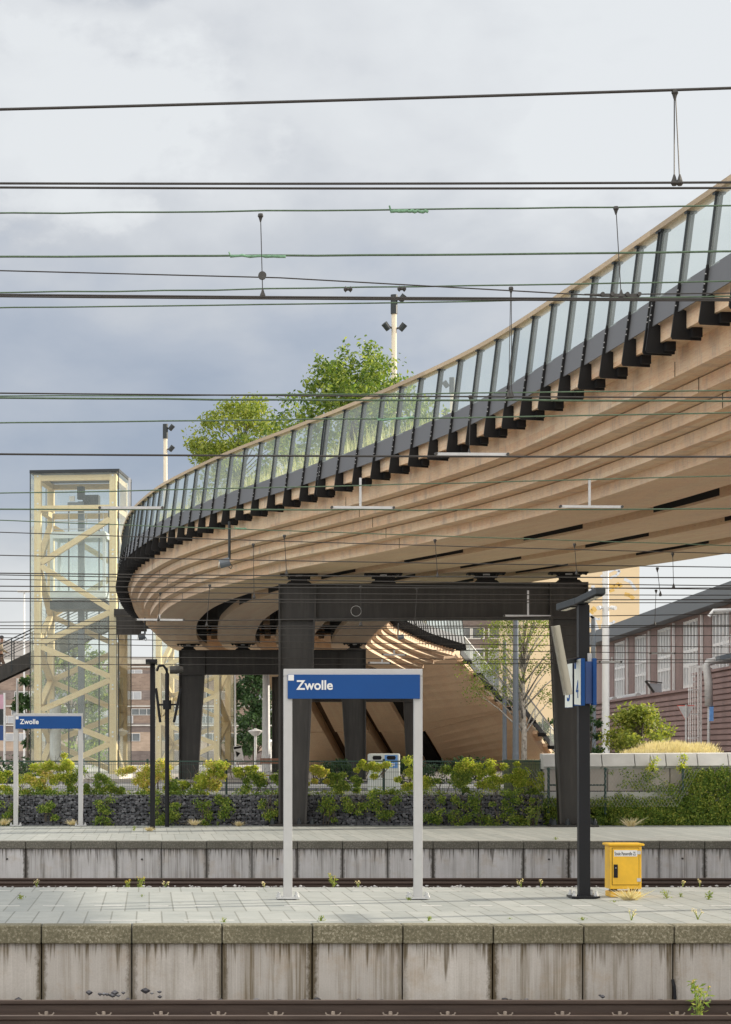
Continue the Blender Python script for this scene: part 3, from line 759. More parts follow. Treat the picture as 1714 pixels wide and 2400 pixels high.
# infill between the blocks, with periodic openings
opens = []
y_ = 24.0
while y_ < 77: opens.append((y_, y_+2.7)); y_ += 5.6
for j in range(3):
    segs = []; cur = 18.0
    for k, (a, b_) in enumerate(opens):
        sh = j*1.1
        segs.append((cur, a+sh)); cur = b_+sh
    segs.append((cur, 70.0)); segs.append((101, 131))
    mb = MB()
    for a, b_ in segs:
        if b_-a < .6: continue
        sweep(mb, iat(a), iat(b_), lambda i, j=j: [(blk(i, j)[1]-.02, 7.35), (blk(i, j)[1]-.02, 7.3), (blk(i, j+1)[0]+.02, 7.3), (blk(i, j+1)[0]+.02, 7.35)])
    pieces(mb, 'gap_infill', MT['wood_soffit'], bridge)
    mb = MB(); sweep(mb, 2, I_END, lambda i, j=j: [(blk(i, j)[1]-.05, 7.75), (blk(i, j)[1]-.05, 7.7), (blk(i, j+1)[0]+.05, 7.7), (blk(i, j+1)[0]+.05, 7.75)])
    mb.build('gap_shade_top', MT['black'], bridge)  # black sheet added as painted shade in the depth of the gap
    for k, (a, b_) in enumerate(opens):
        a += j*1.1; b_ += j*1.1
        if b_ > 76: continue
        mb = MB(); sweep(mb, iat(a), iat(b_), lambda i, j=j: [(blk(i, j+1)[0]-.004, 7.297), (blk(i, j+1)[0]-.004, ZB+.05), (blk(i, j+1)[0]+.05, ZB+.05), (blk(i, j+1)[0]+.05, 7.297)])
        mb.build('opening_shade', MT['black'], bridge)  # flush black strip painted in for the dark inside of an opening
    mb = MB()
    for yy in ([88.0, 99.5] if j else [99.5]):
        i = iat(yy); a, b_ = blk(i, j)[1], blk(i, j+1)[0]; c = (a+b_)/2
        p, q = pt(i, c-.13, 7.35), pt(i, c+.13, 7.35)
        mb.beam(p, q, .3, .6)
    pieces(mb, 'hanging_block', MT['wood'], bridge)
    mb = MB()
    for yy in (92.2,):
        i = iat(yy); a, b_ = blk(i, j)[1], blk(i, j+1)[0]
        mb.beam(pt(i, a, 6.97), pt(i, b_, 6.97), .12, .06)
    mb.build('cross_tie', MT['steel_dark'], bridge)
    for e in (0, 1):
        mb = MB(); sweep(mb, iat(70.3), iat(100.7), lambda i, j=j, e=e: (lambda u, q: [(u+q*.006, 7.69), (u+q*.006, 6.92), (u-q*.02, 6.92), (u-q*.02, 7.69)])(*((blk(i, j)[1], 1) if e == 0 else (blk(i, j+1)[0], -1))))
        mb.build('gap_shade_side', MT['black'], bridge)  # black sheets over the block sides, painted shade of the deep gap
# deck with planted soil
mb = MB(); sweep(mb, 2, I_END, lambda i: [(.45, 8.55), (.45, 8.31), (FR[i][3]+FR[i][4]+FR[i][6]-.45, 8.31), (FR[i][3]+FR[i][4]+FR[i][6]-.45, 8.55)])
mb.build('deck', MT['pavement'], bridge)
# railings
def railing(side, i0, i1, doubles):
    sg = 1 if side == 'L' else -1
    def T(i, t): return t if side == 'L' else FR[i][3]+FR[i][4]+FR[i][6] - t
    mb = MB()
    def prof(i):
        q = [(T(i, -.04), 9.78), (T(i, -.04), 9.70), (T(i, .16), 9.70), (T(i, .16), 9.78)]
        return q if side == 'L' else q[::-1]
    sweep(mb, i0, i1, prof); mb.build('handrail', MT['wood_rail'], bridge)
    ids = list(range(i0, i1, 4))
    doubles = [min(range(len(ids)), key=lambda k: abs(FR[ids[k]][0].y-d)) for d in doubles]
    for n_, i in enumerate(ids):
        p, tg, nn = FR[i][0], FR[i][1], FR[i][2]*sg
        h = .026
        def P(t, z, e): return tuple(pt(i, T(i, t), z)+tg*e)
        for e0 in ((0, .13) if n_ in doubles else (0,)):
            mb = MB()
            mb.prism([(-.195, 8.24), (-.132, 8.70), (-.003, 9.70), (.10, 9.70), (-.03, 8.70), (-.10, 8.24)], lambda a, b_: P(a, b_, e0-.010), lambda a, b_: P(a, b_, e0+.010))
            mb.prism([(-.042, 8.68), (.088, 9.70), (.103, 9.70), (-.027, 8.68)], lambda a, b_: P(a, b_, e0-.034), lambda a, b_: P(a, b_, e0+.034))
            mb.prism([(-.03, 9.67), (-.03, 9.70), (.13, 9.70), (.13, 9.67)], lambda a, b_: P(a, b_, e0-.05), lambda a, b_: P(a, b_, e0+.05))
            po = mb.build('railing_post', MT['steel_post'], bridge)
            oi = .20
            mb = MB()
            mb.prism([(-.135, 8.69), (-.248, 7.90), (-.225, 7.86), (oi, 7.848), (oi, 7.985), (-.024, 8.01), (-.024, 8.27), (-.10, 8.30), (-.10, 8.69)],
                     lambda a, b_: P(a, b_, e0-.016), lambda a, b_: P(a, b_, e0+.016))
            mb.prism([(.03, 8.015), (.03, 7.88), (oi-.02, 7.88), (oi-.02, 8.015)], lambda a, b_: P(a, b_, e0-.12), lambda a, b_: P(a, b_, e0+.12))
            mb.build('bracket', MT['steel_bracket'], po)
            bl = MB()
            for z in (8.34, 8.42, 8.56):
                q = pt(i, T(i, -.203+(z-8.2)*.137), z)+tg*(e0-.02); bl.box(q.x-.008, q.x+.008, q.y-.008, q.y+.008, q.z-.008, q.z+.008)
            bl.build('bolts', MT['zinc'], po)
        if n_ < len(ids)-1:
            j = i+4
            e = .012
            def S(i_, t, z, s_): return tuple(pt(i_, T(i_, t), z)+FR[i_][1]*s_)
            mb = MB()
            A = [S(i, -.107, 8.64, e), S(j, -.107, 8.64, -e), S(j, .026, 9.70, -e), S(i, .026, 9.70, e)]
            mb.add(A, [(0, 1, 2, 3)]); mb.build('glass_panel', MT['glass'], bridge)
            mb = MB(); c = (.06 if n_ in doubles else 0)
            lo, hi = (8.25, 8.665)
            for (s0, zz0) in ((e+c, hi-.06), (e+c+.06, hi)):
                pass
            def Q(i_, lean, s_): return [S(i_, -.172+lean, lo, s_), S(i_, -.118+lean, hi, s_)]
            V = [S(i, -.176, lo, e+c), S(i, -.126, hi-.07, e+c), S(i, -.172, lo, e+c+.07), S(i, -.117, hi, e+c+.07), S(j, -.150, lo, -.01), S(j, -.095, hi, -.01)]
            B = [tuple(Vector(v)+FR[i][2]*sg*.02) for v in V]
            fs = [(0, 2, 3, 1), (2, 4, 5, 3), (7, 9, 8, 6), (9, 11, 10, 8), (0, 6, 8, 2), (2, 8, 10, 4), (4, 10, 11, 5), (5, 11, 9, 3), (3, 9, 7, 1), (1, 7, 6, 0)]
            mb.add(V+B, fs); mb.build('fascia_panel', MT['fascia'], bridge)
railing('L', iat(28.5), iat(97), (33.4, 51.0, 68.6))
railing('R', iat(99.0), iat(130.5), ())

# spotlights hung below the bridge
def spot(px, py0, py1, d, label, aim):
    a = at(px, py0, d); b_ = at(px, py1, d)
    t = thing('hanging_spotlight', label, 'spotlight', b_, group='spotlights under the bridge')
    m = MB(); m.tube([a, b_], .035, 8); m.build('drop_pole', MT['steel_post'], t)
    m = MB(); c = b_ + Vector((aim*.12, -.02, -.10)); m.tube([c+Vector((-.14*aim*0-.13, 0, -.03)), c+Vector((.13, 0, .03))], [.12, .11], 12); m.build('lamp_head', MT['greypaint'], t)
    m = MB(); e = c+Vector((.135*aim, 0, .03*aim)); m.tube([e, e+Vector((.02*aim, 0, .003))], [.10, .095], 12); m.build('lens', MT['lens'], t)
    m = MB(); m.tube([c+Vector((.14, 0, -.02)), c+Vector((.19, 0, -.08)), c+Vector((.16, 0, -.16)), c+Vector((.1, 0, -.1))], .012, 5); m.build('yoke', MT['steel_post'], t)
spot(538, 1222, 1310, 57.0, 'spotlight on the longest black drop pole under the middle of the bridge', -1)
spot(340, 1448, 1486, 84, 'small spotlight on a drop pole beside the glass lift tower', -1)
spot(933, 1440, 1488, 101, 'spotlight on a drop pole in front of the sunlit grooves', 1)

# ------------------------------------------------------------------ steel portals
def portal(label, xl, xr, d, ztop, zbot, cw, cwb, base, bears, yaw, seed):
    root = thing('steel_portal', label, 'bridge support', ((xl+xr)/2, d, base), R(yaw), group='dark steel portals under the bridge')
    hw = (xr-xl)/2; zt, zb = ztop-base, zbot-base; D = .30
    for s in (-1, 1):
        c = MB()
        o = s*hw; i_t, i_b = s*(hw-cw), s*(hw-cwb)
        def pr(poly, y0, y1): c.prism(poly if s < 0 else poly[::-1], lambda a, b_: (a, y0, b_), lambda a, b_: (a, y1, b_))
        pr([(o, .06), (i_b, .06), (i_t, zb), (o, zb)], -.10, .10)                    # web
        th = .055*s
        pr([(o, .06), (o-th, .06), (o-th, zb), (o, zb)], -D, D)                    # outer flange
        pr([(i_b+th, .06), (i_b, .06), (i_t, zb), (i_t+th, zb)], -D, D)            # inner flange
        c.build('column', MT['steel_dark'], root)
        q = MB(); xm = (o+i_b)/2; q.box(xm-.62, xm+.62, -.5, .5, 0, .055); q.build('base_plate', MT['steel_dark'], root)
        q = MB()
        for bx in (-.52, -.18, .18, .52):
            for by in (-.42, .42): q.lathe((xm+bx, by, .055), [(.06, 0), (.06, .10), (.03, .11), (.03, .16)], 6)
        pieces(q, 'anchor_bolt', MT['steel_post'], root)
    b_ = MB(); b_.box(-hw, hw, -.10, .10, zb+.04, zt-.04); b_.box(-hw, hw, -D, D, zt-.04, zt)
    b_.box(-hw, hw, -D, D, zb, zb+.04)
    for x in (-hw, hw-.04): b_.box(x, x+.04, -D, D, zb+.04, zt-.04)
    for x in (-hw+cw, hw-cw): b_.box(x-.025, x+.025, -D+.02, D-.02, zb+.04, zt-.04)
    b_.build('cross_beam', MT['steel_dark'], root)
    for x in bears:
        x -= (xl+xr)/2
        q = MB()
        q.prism([(-.34, zt), (.34, zt), (.26, zt+.07), (-.26, zt+.07)], lambda a, c: (x+a, -.26, c), lambda a, c: (x+a, .26, c))
        q.box(x-.22, x+.22, -.22, .22, zt+.07, zt+.15); q.box(x-.30, x+.30, -.26, .26, zt+.15, zt+.19)
        q.box(x-.5, x+.5, -.28, .28, zt+.24, zt+.272); q.box(x-.24, x+.24, -.2, .2, zt+.19, zt+.24)
        for e in (-.44, -.3, .3, .44): q.box(x+e-.03, x+e+.03, -.25, -.2, zt+.19, zt+.24)
        bo = q.build('bearing', MT['steel_bracket'], root)
        q = MB(); q.box(x-.09, x+.09, -.215, -.205, zt+.195, zt+.235); q.build('bearing_plate', MT['zinc'], bo)
    return root
P1 = 58.7
portal('big dark steel portal nearest the camera, standing on the far platform', ax(654, P1), ax(1372, P1), P1, 6.415, 5.45, .97, .74, 0, [ax(p, P1) for p in (702, 899, 1138, 1328)], -4.5, 1)
P2 = 96.0
portal('dark steel portal in the middle distance, left of the blue station sign', ax(420, P2), ax(857, P2), P2, 6.415, 5.35, 1.1, .82, STZ, [ax(p, P2) for p in (442, 570, 704, 831)], -4.5, 2)
P3 = 129.0
portal('farthest dark steel portal, mostly hidden behind the station sign', ax(638, P3), ax(985, P3), P3, 6.415, 4.95, 1.0, .8, STZ, [ax(p, P3) for p in (665, 765, 862, 958)], -4.5, 3)
# thin cable loop hanging before the nearest portal beam
lp = MB(); c = at(835, 1432, 57.9); lp.tube([c+Vector((math.cos(a/24*6.283)*.135, 0, math.sin(a/24*6.283)*.135)) for a in range(25)], .007, 5)
single(lp, 'cable_loop', MT['zinc'], 'round loop of grey cable hanging before the portal beam', 'cable loop')

# ------------------------------------------------------------------ stair at the far end of the bridge
I0 = I_END - 1
st = thing('far_stair', 'wide timber clad stair running down to the street at the far end of the bridge', 'staircase', (17, 138, STZ))
def topP(t, z): return pt(I0, t, z)
Wd = FR[I0][4]; Od = FR[I0][3]
botx = [ax(p, 146) for p in (722, 822, 844, 935, 955, 1018, 1052, 1150)]
# treads, stringer and railing along the right edge
Q0 = topP(FR[I0][3]+FR[I0][4]+1.0, 8.1); 
E0 = at(1068, 1536, 130.5); E1 = at(1168, 1655, 136.5); E2 = at(1204, 1655, 138.5); E3 = at(1296, 1772, 144)
def edge(u):
    segs = [(E0, E1), (E1, E2), (E2, E3)]; L = [(b_-a).length for a, b_ in segs]; s = u*sum(L)
    for (a, b_), l in zip(segs, L):
        if s <= l+1e-6: return a.lerp(b_, s/l)
        s -= l
    return E3
for j in range(4):
    a, b_ = blk(I0, j)
    if j == 3: b_ = FR[I0][3]+FR[I0][4]+.95
    A = topP(a, ZB+.02); B = topP(b_, ZB+.02 + (1.15 if j == 3 else 0))
    xb0, xb1 = botx[2*j], botx[2*j+1] if j < 3 else ax(1290, 146)
    C = Vector((xb0, 145.5, STZ-.6)); D_ = Vector((xb1, 145.5-(0 if j < 3 else 1.5), STZ-.6))
    mid = .52
    for (u0, u1, off) in ((0, mid-.004, 0), (mid+.004, 1, .12)):
        n_ = 8; vs = []; fs = []; uv = []
        for k in range(n_+1):
            u = u0+(u1-u0)*k/n_
            L_ = A.lerp(C, u); R_ = B.lerp(D_, u) if j < 3 else edge(u)+Vector((-.05, .1, -.12-.5*u*u))
            if off and j > 0 or off and j == 0: L_ = L_.lerp(R_, .05)
            vs += [L_, R_, R_+Vector((0, .15, .9)), L_+Vector((0, .15, .9))]
        ln = (A-C).length
        for k in range(n_):
            for q in range(4):
                fs.append((k*4+q, k*4+(q+1) % 4, k*4+4+(q+1) % 4, k*4+4+q))
                v0, v1 = ((0, (A-B).length), (0, .9), (0, (A-B).length), (0, .9))[q]
                ua, ub = (u0+(u1-u0)*k/n_)*ln, (u0+(u1-u0)*(k+1)/n_)*ln
                uv.append(((ua, v0), (ua, v1), (ub, v1), (ub, v0)))
        fs += [(0, 3, 2, 1), (n_*4, n_*4+1, n_*4+2, n_*4+3)]; uv += [((0, 0), (0, 1), (1, 1), (1, 0))]*2
        m = MB(); m.add(vs, fs, uv); m.build('raking_soffit', MT['wood_soffit'], st)
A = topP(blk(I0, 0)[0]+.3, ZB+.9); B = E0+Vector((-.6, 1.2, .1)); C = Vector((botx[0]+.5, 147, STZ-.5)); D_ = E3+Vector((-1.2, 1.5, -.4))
m = MB(); m.add([A, B, D_, C]+[p+Vector((0, .1, .1)) for p in (A, B, D_, C)], [(0, 1, 2, 3), (7, 6, 5, 4), (0, 4, 5, 1), (1, 5, 6, 2), (2, 6, 7, 3), (3, 7, 4, 0)]); m.build('stair_gap_shade', MT['shaded_timber'], st)  # dark sheet added behind the gaps, their shade put into its colour
A = topP(blk(I0, 2)[1]-.05, ZB+.5); B = topP(blk(I0, 3)[0]+.05, ZB+.5); C = Vector((botx[5]-.1, 146.2, STZ-.5)); D_ = Vector((botx[6]+.1, 146.2, STZ-.5))
m = MB(); m.add([A, B, D_, C]+[p+Vector((0, .1, .1)) for p in (A, B, D_, C)], [(0, 1, 2, 3), (7, 6, 5, 4), (0, 4, 5, 1), (1, 5, 6, 2), (2, 6, 7, 3), (3, 7, 4, 0)]); m.build('stair_slot_shade', MT['black'], st)  # black sheet added as painted shade in the right-hand gap
ntr = 26
m = MB(); m2 = MB(); m3 = MB()
for k in range(ntr):
    u = (k+.5)/ntr; p = edge(u)
    m.box(p.x-6.5, p.x-.25, p.y+.2, p.y+.8, p.z+.12, p.z+.22)
m.build('treads', MT['pavement'], st)
for k in range(9):
    u = (k+.3)/9.2; p = edge(u); q = edge(min(1, u+.055))
    m2.beam(p+Vector((.05, 0, -.02)), q+Vector((.05, 0, -.02)), .3, .24)
    m3.box(p.x+.25, p.x+.75, p.y-.15, p.y+.1, p.z-.28, p.z-.05)
pieces(m2, 'stepped_cladding', MT['wood'], st); pieces(m3, 'bracket', MT['steel_bracket'], st)
m = MB()
for a, b_ in ((E0, E1), (E1, E2), (E2, E3)): m.beam(a+Vector((.32, .1, .22)), b_+Vector((.32, .1, .22)), .06, .36)
m.build('stringer', MT['steel_post'], st)
m = MB(); up = Vector((.35, .1, 1.32))
for a, b_ in ((E0, E1), (E1, E2), (E2, E3)): m.beam(a+up, b_+up, .07, .07)
m.build('handrail', MT['zinc'], st)
for k in range(13):
    p = edge(k/12); q = MB(); q.beam(p+Vector((.33, .1, .3)), p+up, .05, .05); q.build('railing_post', MT['zinc'], st)
    if k < 12:
        q_ = edge((k+1)/12); z_ = MB(); o1 = Vector((.34, .1, .38)); o2 = up-Vector((0, 0, .06))
        z_.add([p+o1, q_+o1, q_+o2, p+o2], [(0, 1, 2, 3)]); z_.build('glass_panel', MT['glass'], st)
#@@TOWERS
# ================================================================== LIFT TOWERS
def lift_tower(label, loc, yaw, detail=True):
    T = thing('lift_tower', label, 'lift tower', loc, R(yaw), group='glass lift towers with timber frames')
    w, H = 3.86, 12.7+1.2
    K = .3
    def zz(y): return (1768-y)*.01904 + 1.2         # heights read from the photograph, above the street
    col = {}
    for nm, x, y in (('fl', .08, .12), ('fr', w-.08-K, .12), ('bl', .08, w-.12-K), ('br', w-.08-K, w-.12-K)):
        m = MB(); m.add(*boxuv(x, x+K, y, y+K, 0, H-.22)); m.build('timber_post', MT['wood_pale'], T)
    zs = [1213, 1321, 1431, 1510, 1589, 1667, 1738, 1818]
    def strut(p, q, nm='timber_brace', up=(0, 1, 0)):
        p, q = Vector(p), Vector(q); m = MB(); m.beam(p, q, .24, .26, up)
        L = (q-p).length; m.uv = {i: ((0, 0), (0, .26), (L, .26), (L, 0)) for i in range(2, 6)}; m.uv[0] = m.uv[1] = ((0, 0), (0, .2), (.2, .2), (.2, 0))
        for i in (2, 3, 4, 5): m.uv[i] = ((0, 0), (0, .26), (L, .26), (L, 0))
        m.build(nm, MT['wood_pale'], T)
    xa, xb = .08+K, w-.08-K; yf, ybk = .12+K/2, w-.12-K/2
    for side in ('f', 'b', 'l', 'r'):
        for y in (1120, 1191):
            z = zz(y)
            if side in 'fb': yy = yf if side == 'f' else ybk; strut((xa, yy, z), (xb, yy, z), 'timber_beam')
            else: xx = .08+K/2 if side == 'l' else w-.08-K/2; strut((xx, .12+K, z), (xx, w-.12-K, z), 'timber_beam')
        for k in range(7):
            za, zb = zz(zs[k])-.1, zz(zs[k+1])+.05
            ev = (k % 2 == 0)
            if side in 'fb':
                yy = yf if side == 'f' else ybk
                a, b_ = (xb, xa) if ev == (side == 'f') else (xa, xb)
                strut((a, yy, za), (b_, yy, zb))
            else:
                xx = .08+K/2 if side == 'l' else w-.08-K/2
                ya, yb2 = .12+K, w-.12-K
                a, b_ = (yb2, ya) if ev == (side == 'l') else (ya, yb2)
                strut((xx, a, za), (xx, b_, zb), up=(1, 0, 0))
    # bolts on the front posts
    m = MB()
    for y in (1116, 1180, 1195, 1290, 1300, 1395, 1405, 1501, 1510, 1606, 1615, 1716, 1726):
        for x in (.08+K*.55, w-.08-K*.5): z = zz(y); m.tube([(x, .10, z), (x, .125, z)], .045, 8)
    m.build('bolt_heads', MT['white'], T)
    # glass skin: one sheet per side with dark edge profiles
    o = -.06
    for nm, q in (('f', [(o, o), (w-o, o)]), ('r', [(w-o, o), (w-o, w-o)]), ('b', [(w-o, w-o), (o, w-o)]), ('l', [(o, w-o), (o, o)])):
        for z0, z1 in ((.0, 3.4), (3.4, 6.8), (6.8, 10.2), (10.2, H-.16)):
            m = MB(); (x0, y0), (x1, y1) = q
            m.add([(x0, y0, z0+.012), (x1, y1, z0+.012), (x1, y1, z1-.012), (x0, y0, z1-.012)], [(0, 1, 2, 3)]); m.build('glass_pane', MT['glass_tower'], T)
    for x, y in ((o, o), (w-o, o), (w-o, w-o), (o, w-o)):
        m = MB(); m.box(x-.02, x+.02, y-.02, y+.02, 0, H-.16); m.build('corner_profile', MT['steel_post'], T)
    m = MB(); m.box(o-.03, w-o+.03, o-.03, w-o+.03, H-.16, H-.03); m.build('roof_cap', MT['steel_post'], T)
    m = MB(); m.box(o-.05, w-o+.05, o-.05, w-o+.05, -.06, .32); m.build('plinth', MT['concrete_pale'], T)
    # machinery and lift car
    m = MB(); m.box(1.76, 2.04, 1.95, 2.2, .3, zz(1165)); m.build('guide_mast', MT['greypaint'], T)
    for x in (1.25, 2.65, 3.1):
        m = MB(); m.tube([(x, 2.5, .3), (x, 2.5, zz(1180))], .035, 6); m.build('guide_rail', MT['steel_post'], T)
    m = MB(); m.box(.55, 3.4, 1.6, 1.9, zz(1188), zz(1177)); m.box(1.35, 2.1, 1.55, 1.6, zz(1186), zz(1169)); m.build('machine_beam', MT['greypaint'], T)
    m = MB(); m.box(2.05, 2.75, 1.6, 2.2, zz(1176), zz(1152)); m.box(1.75, 2.05, 1.8, 2.2, zz(1160), zz(1130)); m.tube([(2.2, 1.6, zz(1164)), (2.2, 1.35, zz(1164))], .14, 10); m.build('lift_motor', MT['steel_post'], T)
    m = MB(); m.box(1.45, 1.68, 1.45, 1.6, zz(1167), zz(1155)); m.build('control_box', MT['white'], T)
    if detail:
        za, zb = zz(1408), zz(1246)
        car = MB()
        for x in (.72, 3.12): car.box(x-.07, x+.07, .95, 1.05, za+.2, zb); car.box(x-.07, x+.07, 2.95, 3.05, za+.2, zb)
        for z0, z1 in ((za+.2, za+.5), (zb-.22, zb)):
            car.box(.79, 3.05, .955, 1.045, z0, z1); car.box(.79, 3.05, 2.955, 3.045, z0, z1)
            car.box(.66, .78, 1.05, 2.95, z0, z1); car.box(3.06, 3.18, 1.05, 2.95, z0, z1)
        car.box(.7, 3.14, 1.0, 3.0, za+.1, za+.2); car.box(.7, 3.14, 1.0, 3.0, zb, zb+.08)
        co = car.build('lift_car', MT['car_cabin'], T)
        g_ = MB(); g_.add([(.79, 1.0, za+.5), (3.05, 1.0, za+.5), (3.05, 1.0, zb-.22), (.79, 1.0, zb-.22)], [(0, 1, 2, 3)])
        g_.add([(.79, 3.0, za+.5), (3.05, 3.0, za+.5), (3.05, 3.0, zb-.22), (.79, 3.0, zb-.22)], [(0, 1, 2, 3)]); g_.build('car_window', MT['glass_tower'], co)
        m = MB(); m.box(.62, 3.25, 1.1, 2.9, za-.32, za+.08); m.build('car_undercarriage', MT['steel_post'], T)
        m = MB()
        for z in (zb+.2, zb+.55, zb+.9): m.tube([(.75, 1.1, z), (3.05, 1.1, z)], .02, 5)
        for x in (.75, 1.5, 2.3, 3.05): m.tube([(x, 1.1, zb), (x, 1.1, zb+.9)], .02, 5)
        m.build('service_railing', MT['zinc'], T)
        m = MB(); m.lathe((.68, 2.2, .3), [(.26, 0), (.26, 3.4)], 16); m.build('hydraulic_tube', MT['zinc'], T)
    return T
def boxuv(x0, x1, y0, y1, z0, z1):
    P = [(x0,y0,z0),(x1,y0,z0),(x1,y1,z0),(x0,y1,z0),(x0,y0,z1),(x1,y0,z1),(x1,y1,z1),(x0,y1,z1)]
    F = ((0,3,2,1),(4,5,6,7),(0,1,5,4),(1,2,6,5),(2,3,7,6),(3,0,4,7)); w = .3; L = z1-z0
    return P, F, [((0,0),(0,w),(w,w),(w,0))]*2 + [((0,0),(0,w),(L,w),(L,0))]*4
lift_tower('tall glass lift tower with yellow timber lattice beside the bend of the bridge', (ax(75, 99), 99, STZ), -7.5)
lift_tower('second glass lift tower half hidden behind the dark portal and loudspeaker poles', (ax(361, 127), 127, STZ), -13, False)
# dark landing between the tower and the bridge
ld = thing('lift_landing', 'dark steel landing that links the glass lift tower with the bridge', 'landing', (-1.2, 100, 8))
m = MB(); m.box(-1.55, .9, 97.6, 101.6, 8.0, 8.3); m.build('platform_slab', MT['steel_dark'], ld)
m = MB()
for k in range(6): m.box(-1.45, .9-.25*k, 97.3, 97.6, 7.95-.13*(k+1), 7.95-.13*k)
m.build('corbel', MT['steel_dark'], ld)

# ------------------------------------------------------------------ dark stair behind the lift tower
sd = thing('steel_stair', 'dark steel stair rising behind the glass lift tower from the left edge', 'staircase', (-8, 105.5, STZ))
SD = 105.0
a, b_ = at(-130, 1625, SD), at(262, 1440, SD)
m = MB()
for y in (0, 1.9): m.beam(a+Vector((0, y, -.30)), b_+Vector((0, y, -.30)), .08, .62)
m.build('stringer', MT['steel_dark'], sd)
m = MB(); n = 34
for k in range(n):
    p = a.lerp(b_, (k+.5)/n); m.box(p.x-.16, p.x+.16, p.y+.05, p.y+1.86, p.z-.33, p.z-.29); m.box(p.x-.16, p.x-.14, p.y+.05, p.y+1.86, p.z-.46, p.z-.33)
m.build('treads', MT['steel_bracket'], sd)
for y in (0, 1.9):
    m = MB()
    for h in (1.08, .78, .5): m.tube([a+Vector((0, y, h)), b_+Vector((0, y, h))], .03 if h > 1 else .015, 6)
    m.build('handrail', MT['steel_post'], sd)
    for k in range(9):
        p = a.lerp(b_, (k+.62)/9)+Vector((0, y, 0)); q = MB(); q.beam(p+Vector((0, -.05, -.5)), p+Vector((0, -.05, 1.05)), .05, .05); q.build('railing_post', MT['steel_post'], sd)
m = MB(); m.box(b_.x, b_.x+1.6, SD, SD+1.9, b_.z-.35, b_.z-.05); m.build('top_landing', MT['steel_dark'], sd)
m = MB(); m.box(-14.5, -14.1, SD+.4, SD+1.5, STZ, az(1690, SD)+.6); m.build('support_post', MT['steel_dark'], sd)

# ------------------------------------------------------------------ person on that stair
def person():
    f = a.lerp(b_, .325); f = Vector((f.x, SD+.8, f.z-.28))
    V = [(0, .0, .92), (.03, 0, 1.15), (.06, 0, 1.40), (.07, 0, 1.50), (.09, 0, 1.62), (.10, 0, 1.73),
         (.06, -.19, 1.42), (.12, -.25, 1.16), (.36, -.24, 1.02), (.42, -.24, 1.0),
         (.04, .19, 1.42), (-.08, .25, 1.16), (.08, .26, .96), (.12, .26, .93),
         (0, -.09, .86), (.20, -.10, .50), (.17, -.10, .10), (.30, -.10, .07),
         (0, .09, .86), (-.06, .10, .46), (-.26, .10, -.02), (-.14, .10, -.06)]
    E = [(0,1),(1,2),(2,3),(3,4),(4,5),(2,6),(6,7),(7,8),(8,9),(2,10),(10,11),(11,12),(12,13),(0,14),(14,15),(15,16),(16,17),(0,18),(18,19),(19,20),(20,21)]
    rad = [.15,.14,.16,.055,.095,.08,.065,.05,.038,.032,.065,.05,.038,.032,.095,.065,.045,.045,.095,.065,.045,.045]
    def skin(name, ids, mat, parent, grow=0):
        mp_ = {v: i for i, v in enumerate(ids)}
        me = bpy.data.meshes.new(name)
        o3 = ORG.get(parent, Vector((0, 0, 0))) if parent else f
        me.from_pydata([(V[i][0]+(f-o3).x, V[i][1]+(f-o3).y, V[i][2]+(f-o3).z) for i in ids], [(mp_[p], mp_[q]) for p, q in E if p in mp_ and q in mp_], [])
        o = bpy.data.objects.new(name, me); COL.objects.link(o); me.materials.append(mat)
        sk = o.modifiers.new('skin', 'SKIN'); sk.use_smooth_shade = True
        for i, v in enumerate(ids): me.skin_vertices[0].data[i].radius = (rad[v]+grow,)*2
        me.skin_vertices[0].data[0].use_root = True
        o.modifiers.new('sub', 'SUBSURF').levels = 1
        if parent: o.parent = parent
        else: o.location = f
        ORG[o] = o3
        return o
    body = skin('person', list(range(22)), MT['skin'], None)
    tag(body, 'person in a tan jacket walking on the dark stair at the left edge', 'person')
    skin('jacket', [0,1,2,6,7,8,10,11,12], MT['cloth_tan'], body, .016)
    skin('trousers', [0,14,15,16,18,19,20], MT['cloth_brown'], body, .016)
    h = MB(); c = f+Vector((.08, 0, 1.72)); h.lathe(c, [(.10, -.02), (.115, .03), (.10, .09), (.05, .13)], 12); h.build('cap', MT['cloth_dark'], body, smooth=True)
    h = MB(); c = f+Vector((.19, 0, 1.63)); h.tube([c, c+Vector((.035, 0, -.02))], [.022, .014], 6); h.build('nose', MT['skin'], body)
    for s_ in (-1, 1):
        h = MB(); p = f+Vector((.42, -.24, .99)) if s_ < 0 else f+Vector((.13, .26, .91))
        for k in range(4): h.tube([p+Vector((.0, -.03+.02*k, 0)), p+Vector((.06+.006*(k % 3), -.03+.02*k, -.012)), p+Vector((.10, -.03+.02*k, -.035))], [.011, .010, .008], 5)
        h.tube([p+Vector((-.01, -.035, 0)), p+Vector((.035, -.06, .0))], .011, 5); h.build('fingers', MT['skin'], body)
    for i, y in ((17, -.1), (21, .1)):
        h = MB(); p = f+Vector(V[i]); h.beam(p+Vector((-.15, 0, -.02)), p+Vector((.09, 0, -.04)), .10, .09); h.build('shoe', MT['cloth_dark'], body, bevel=.02)
person()

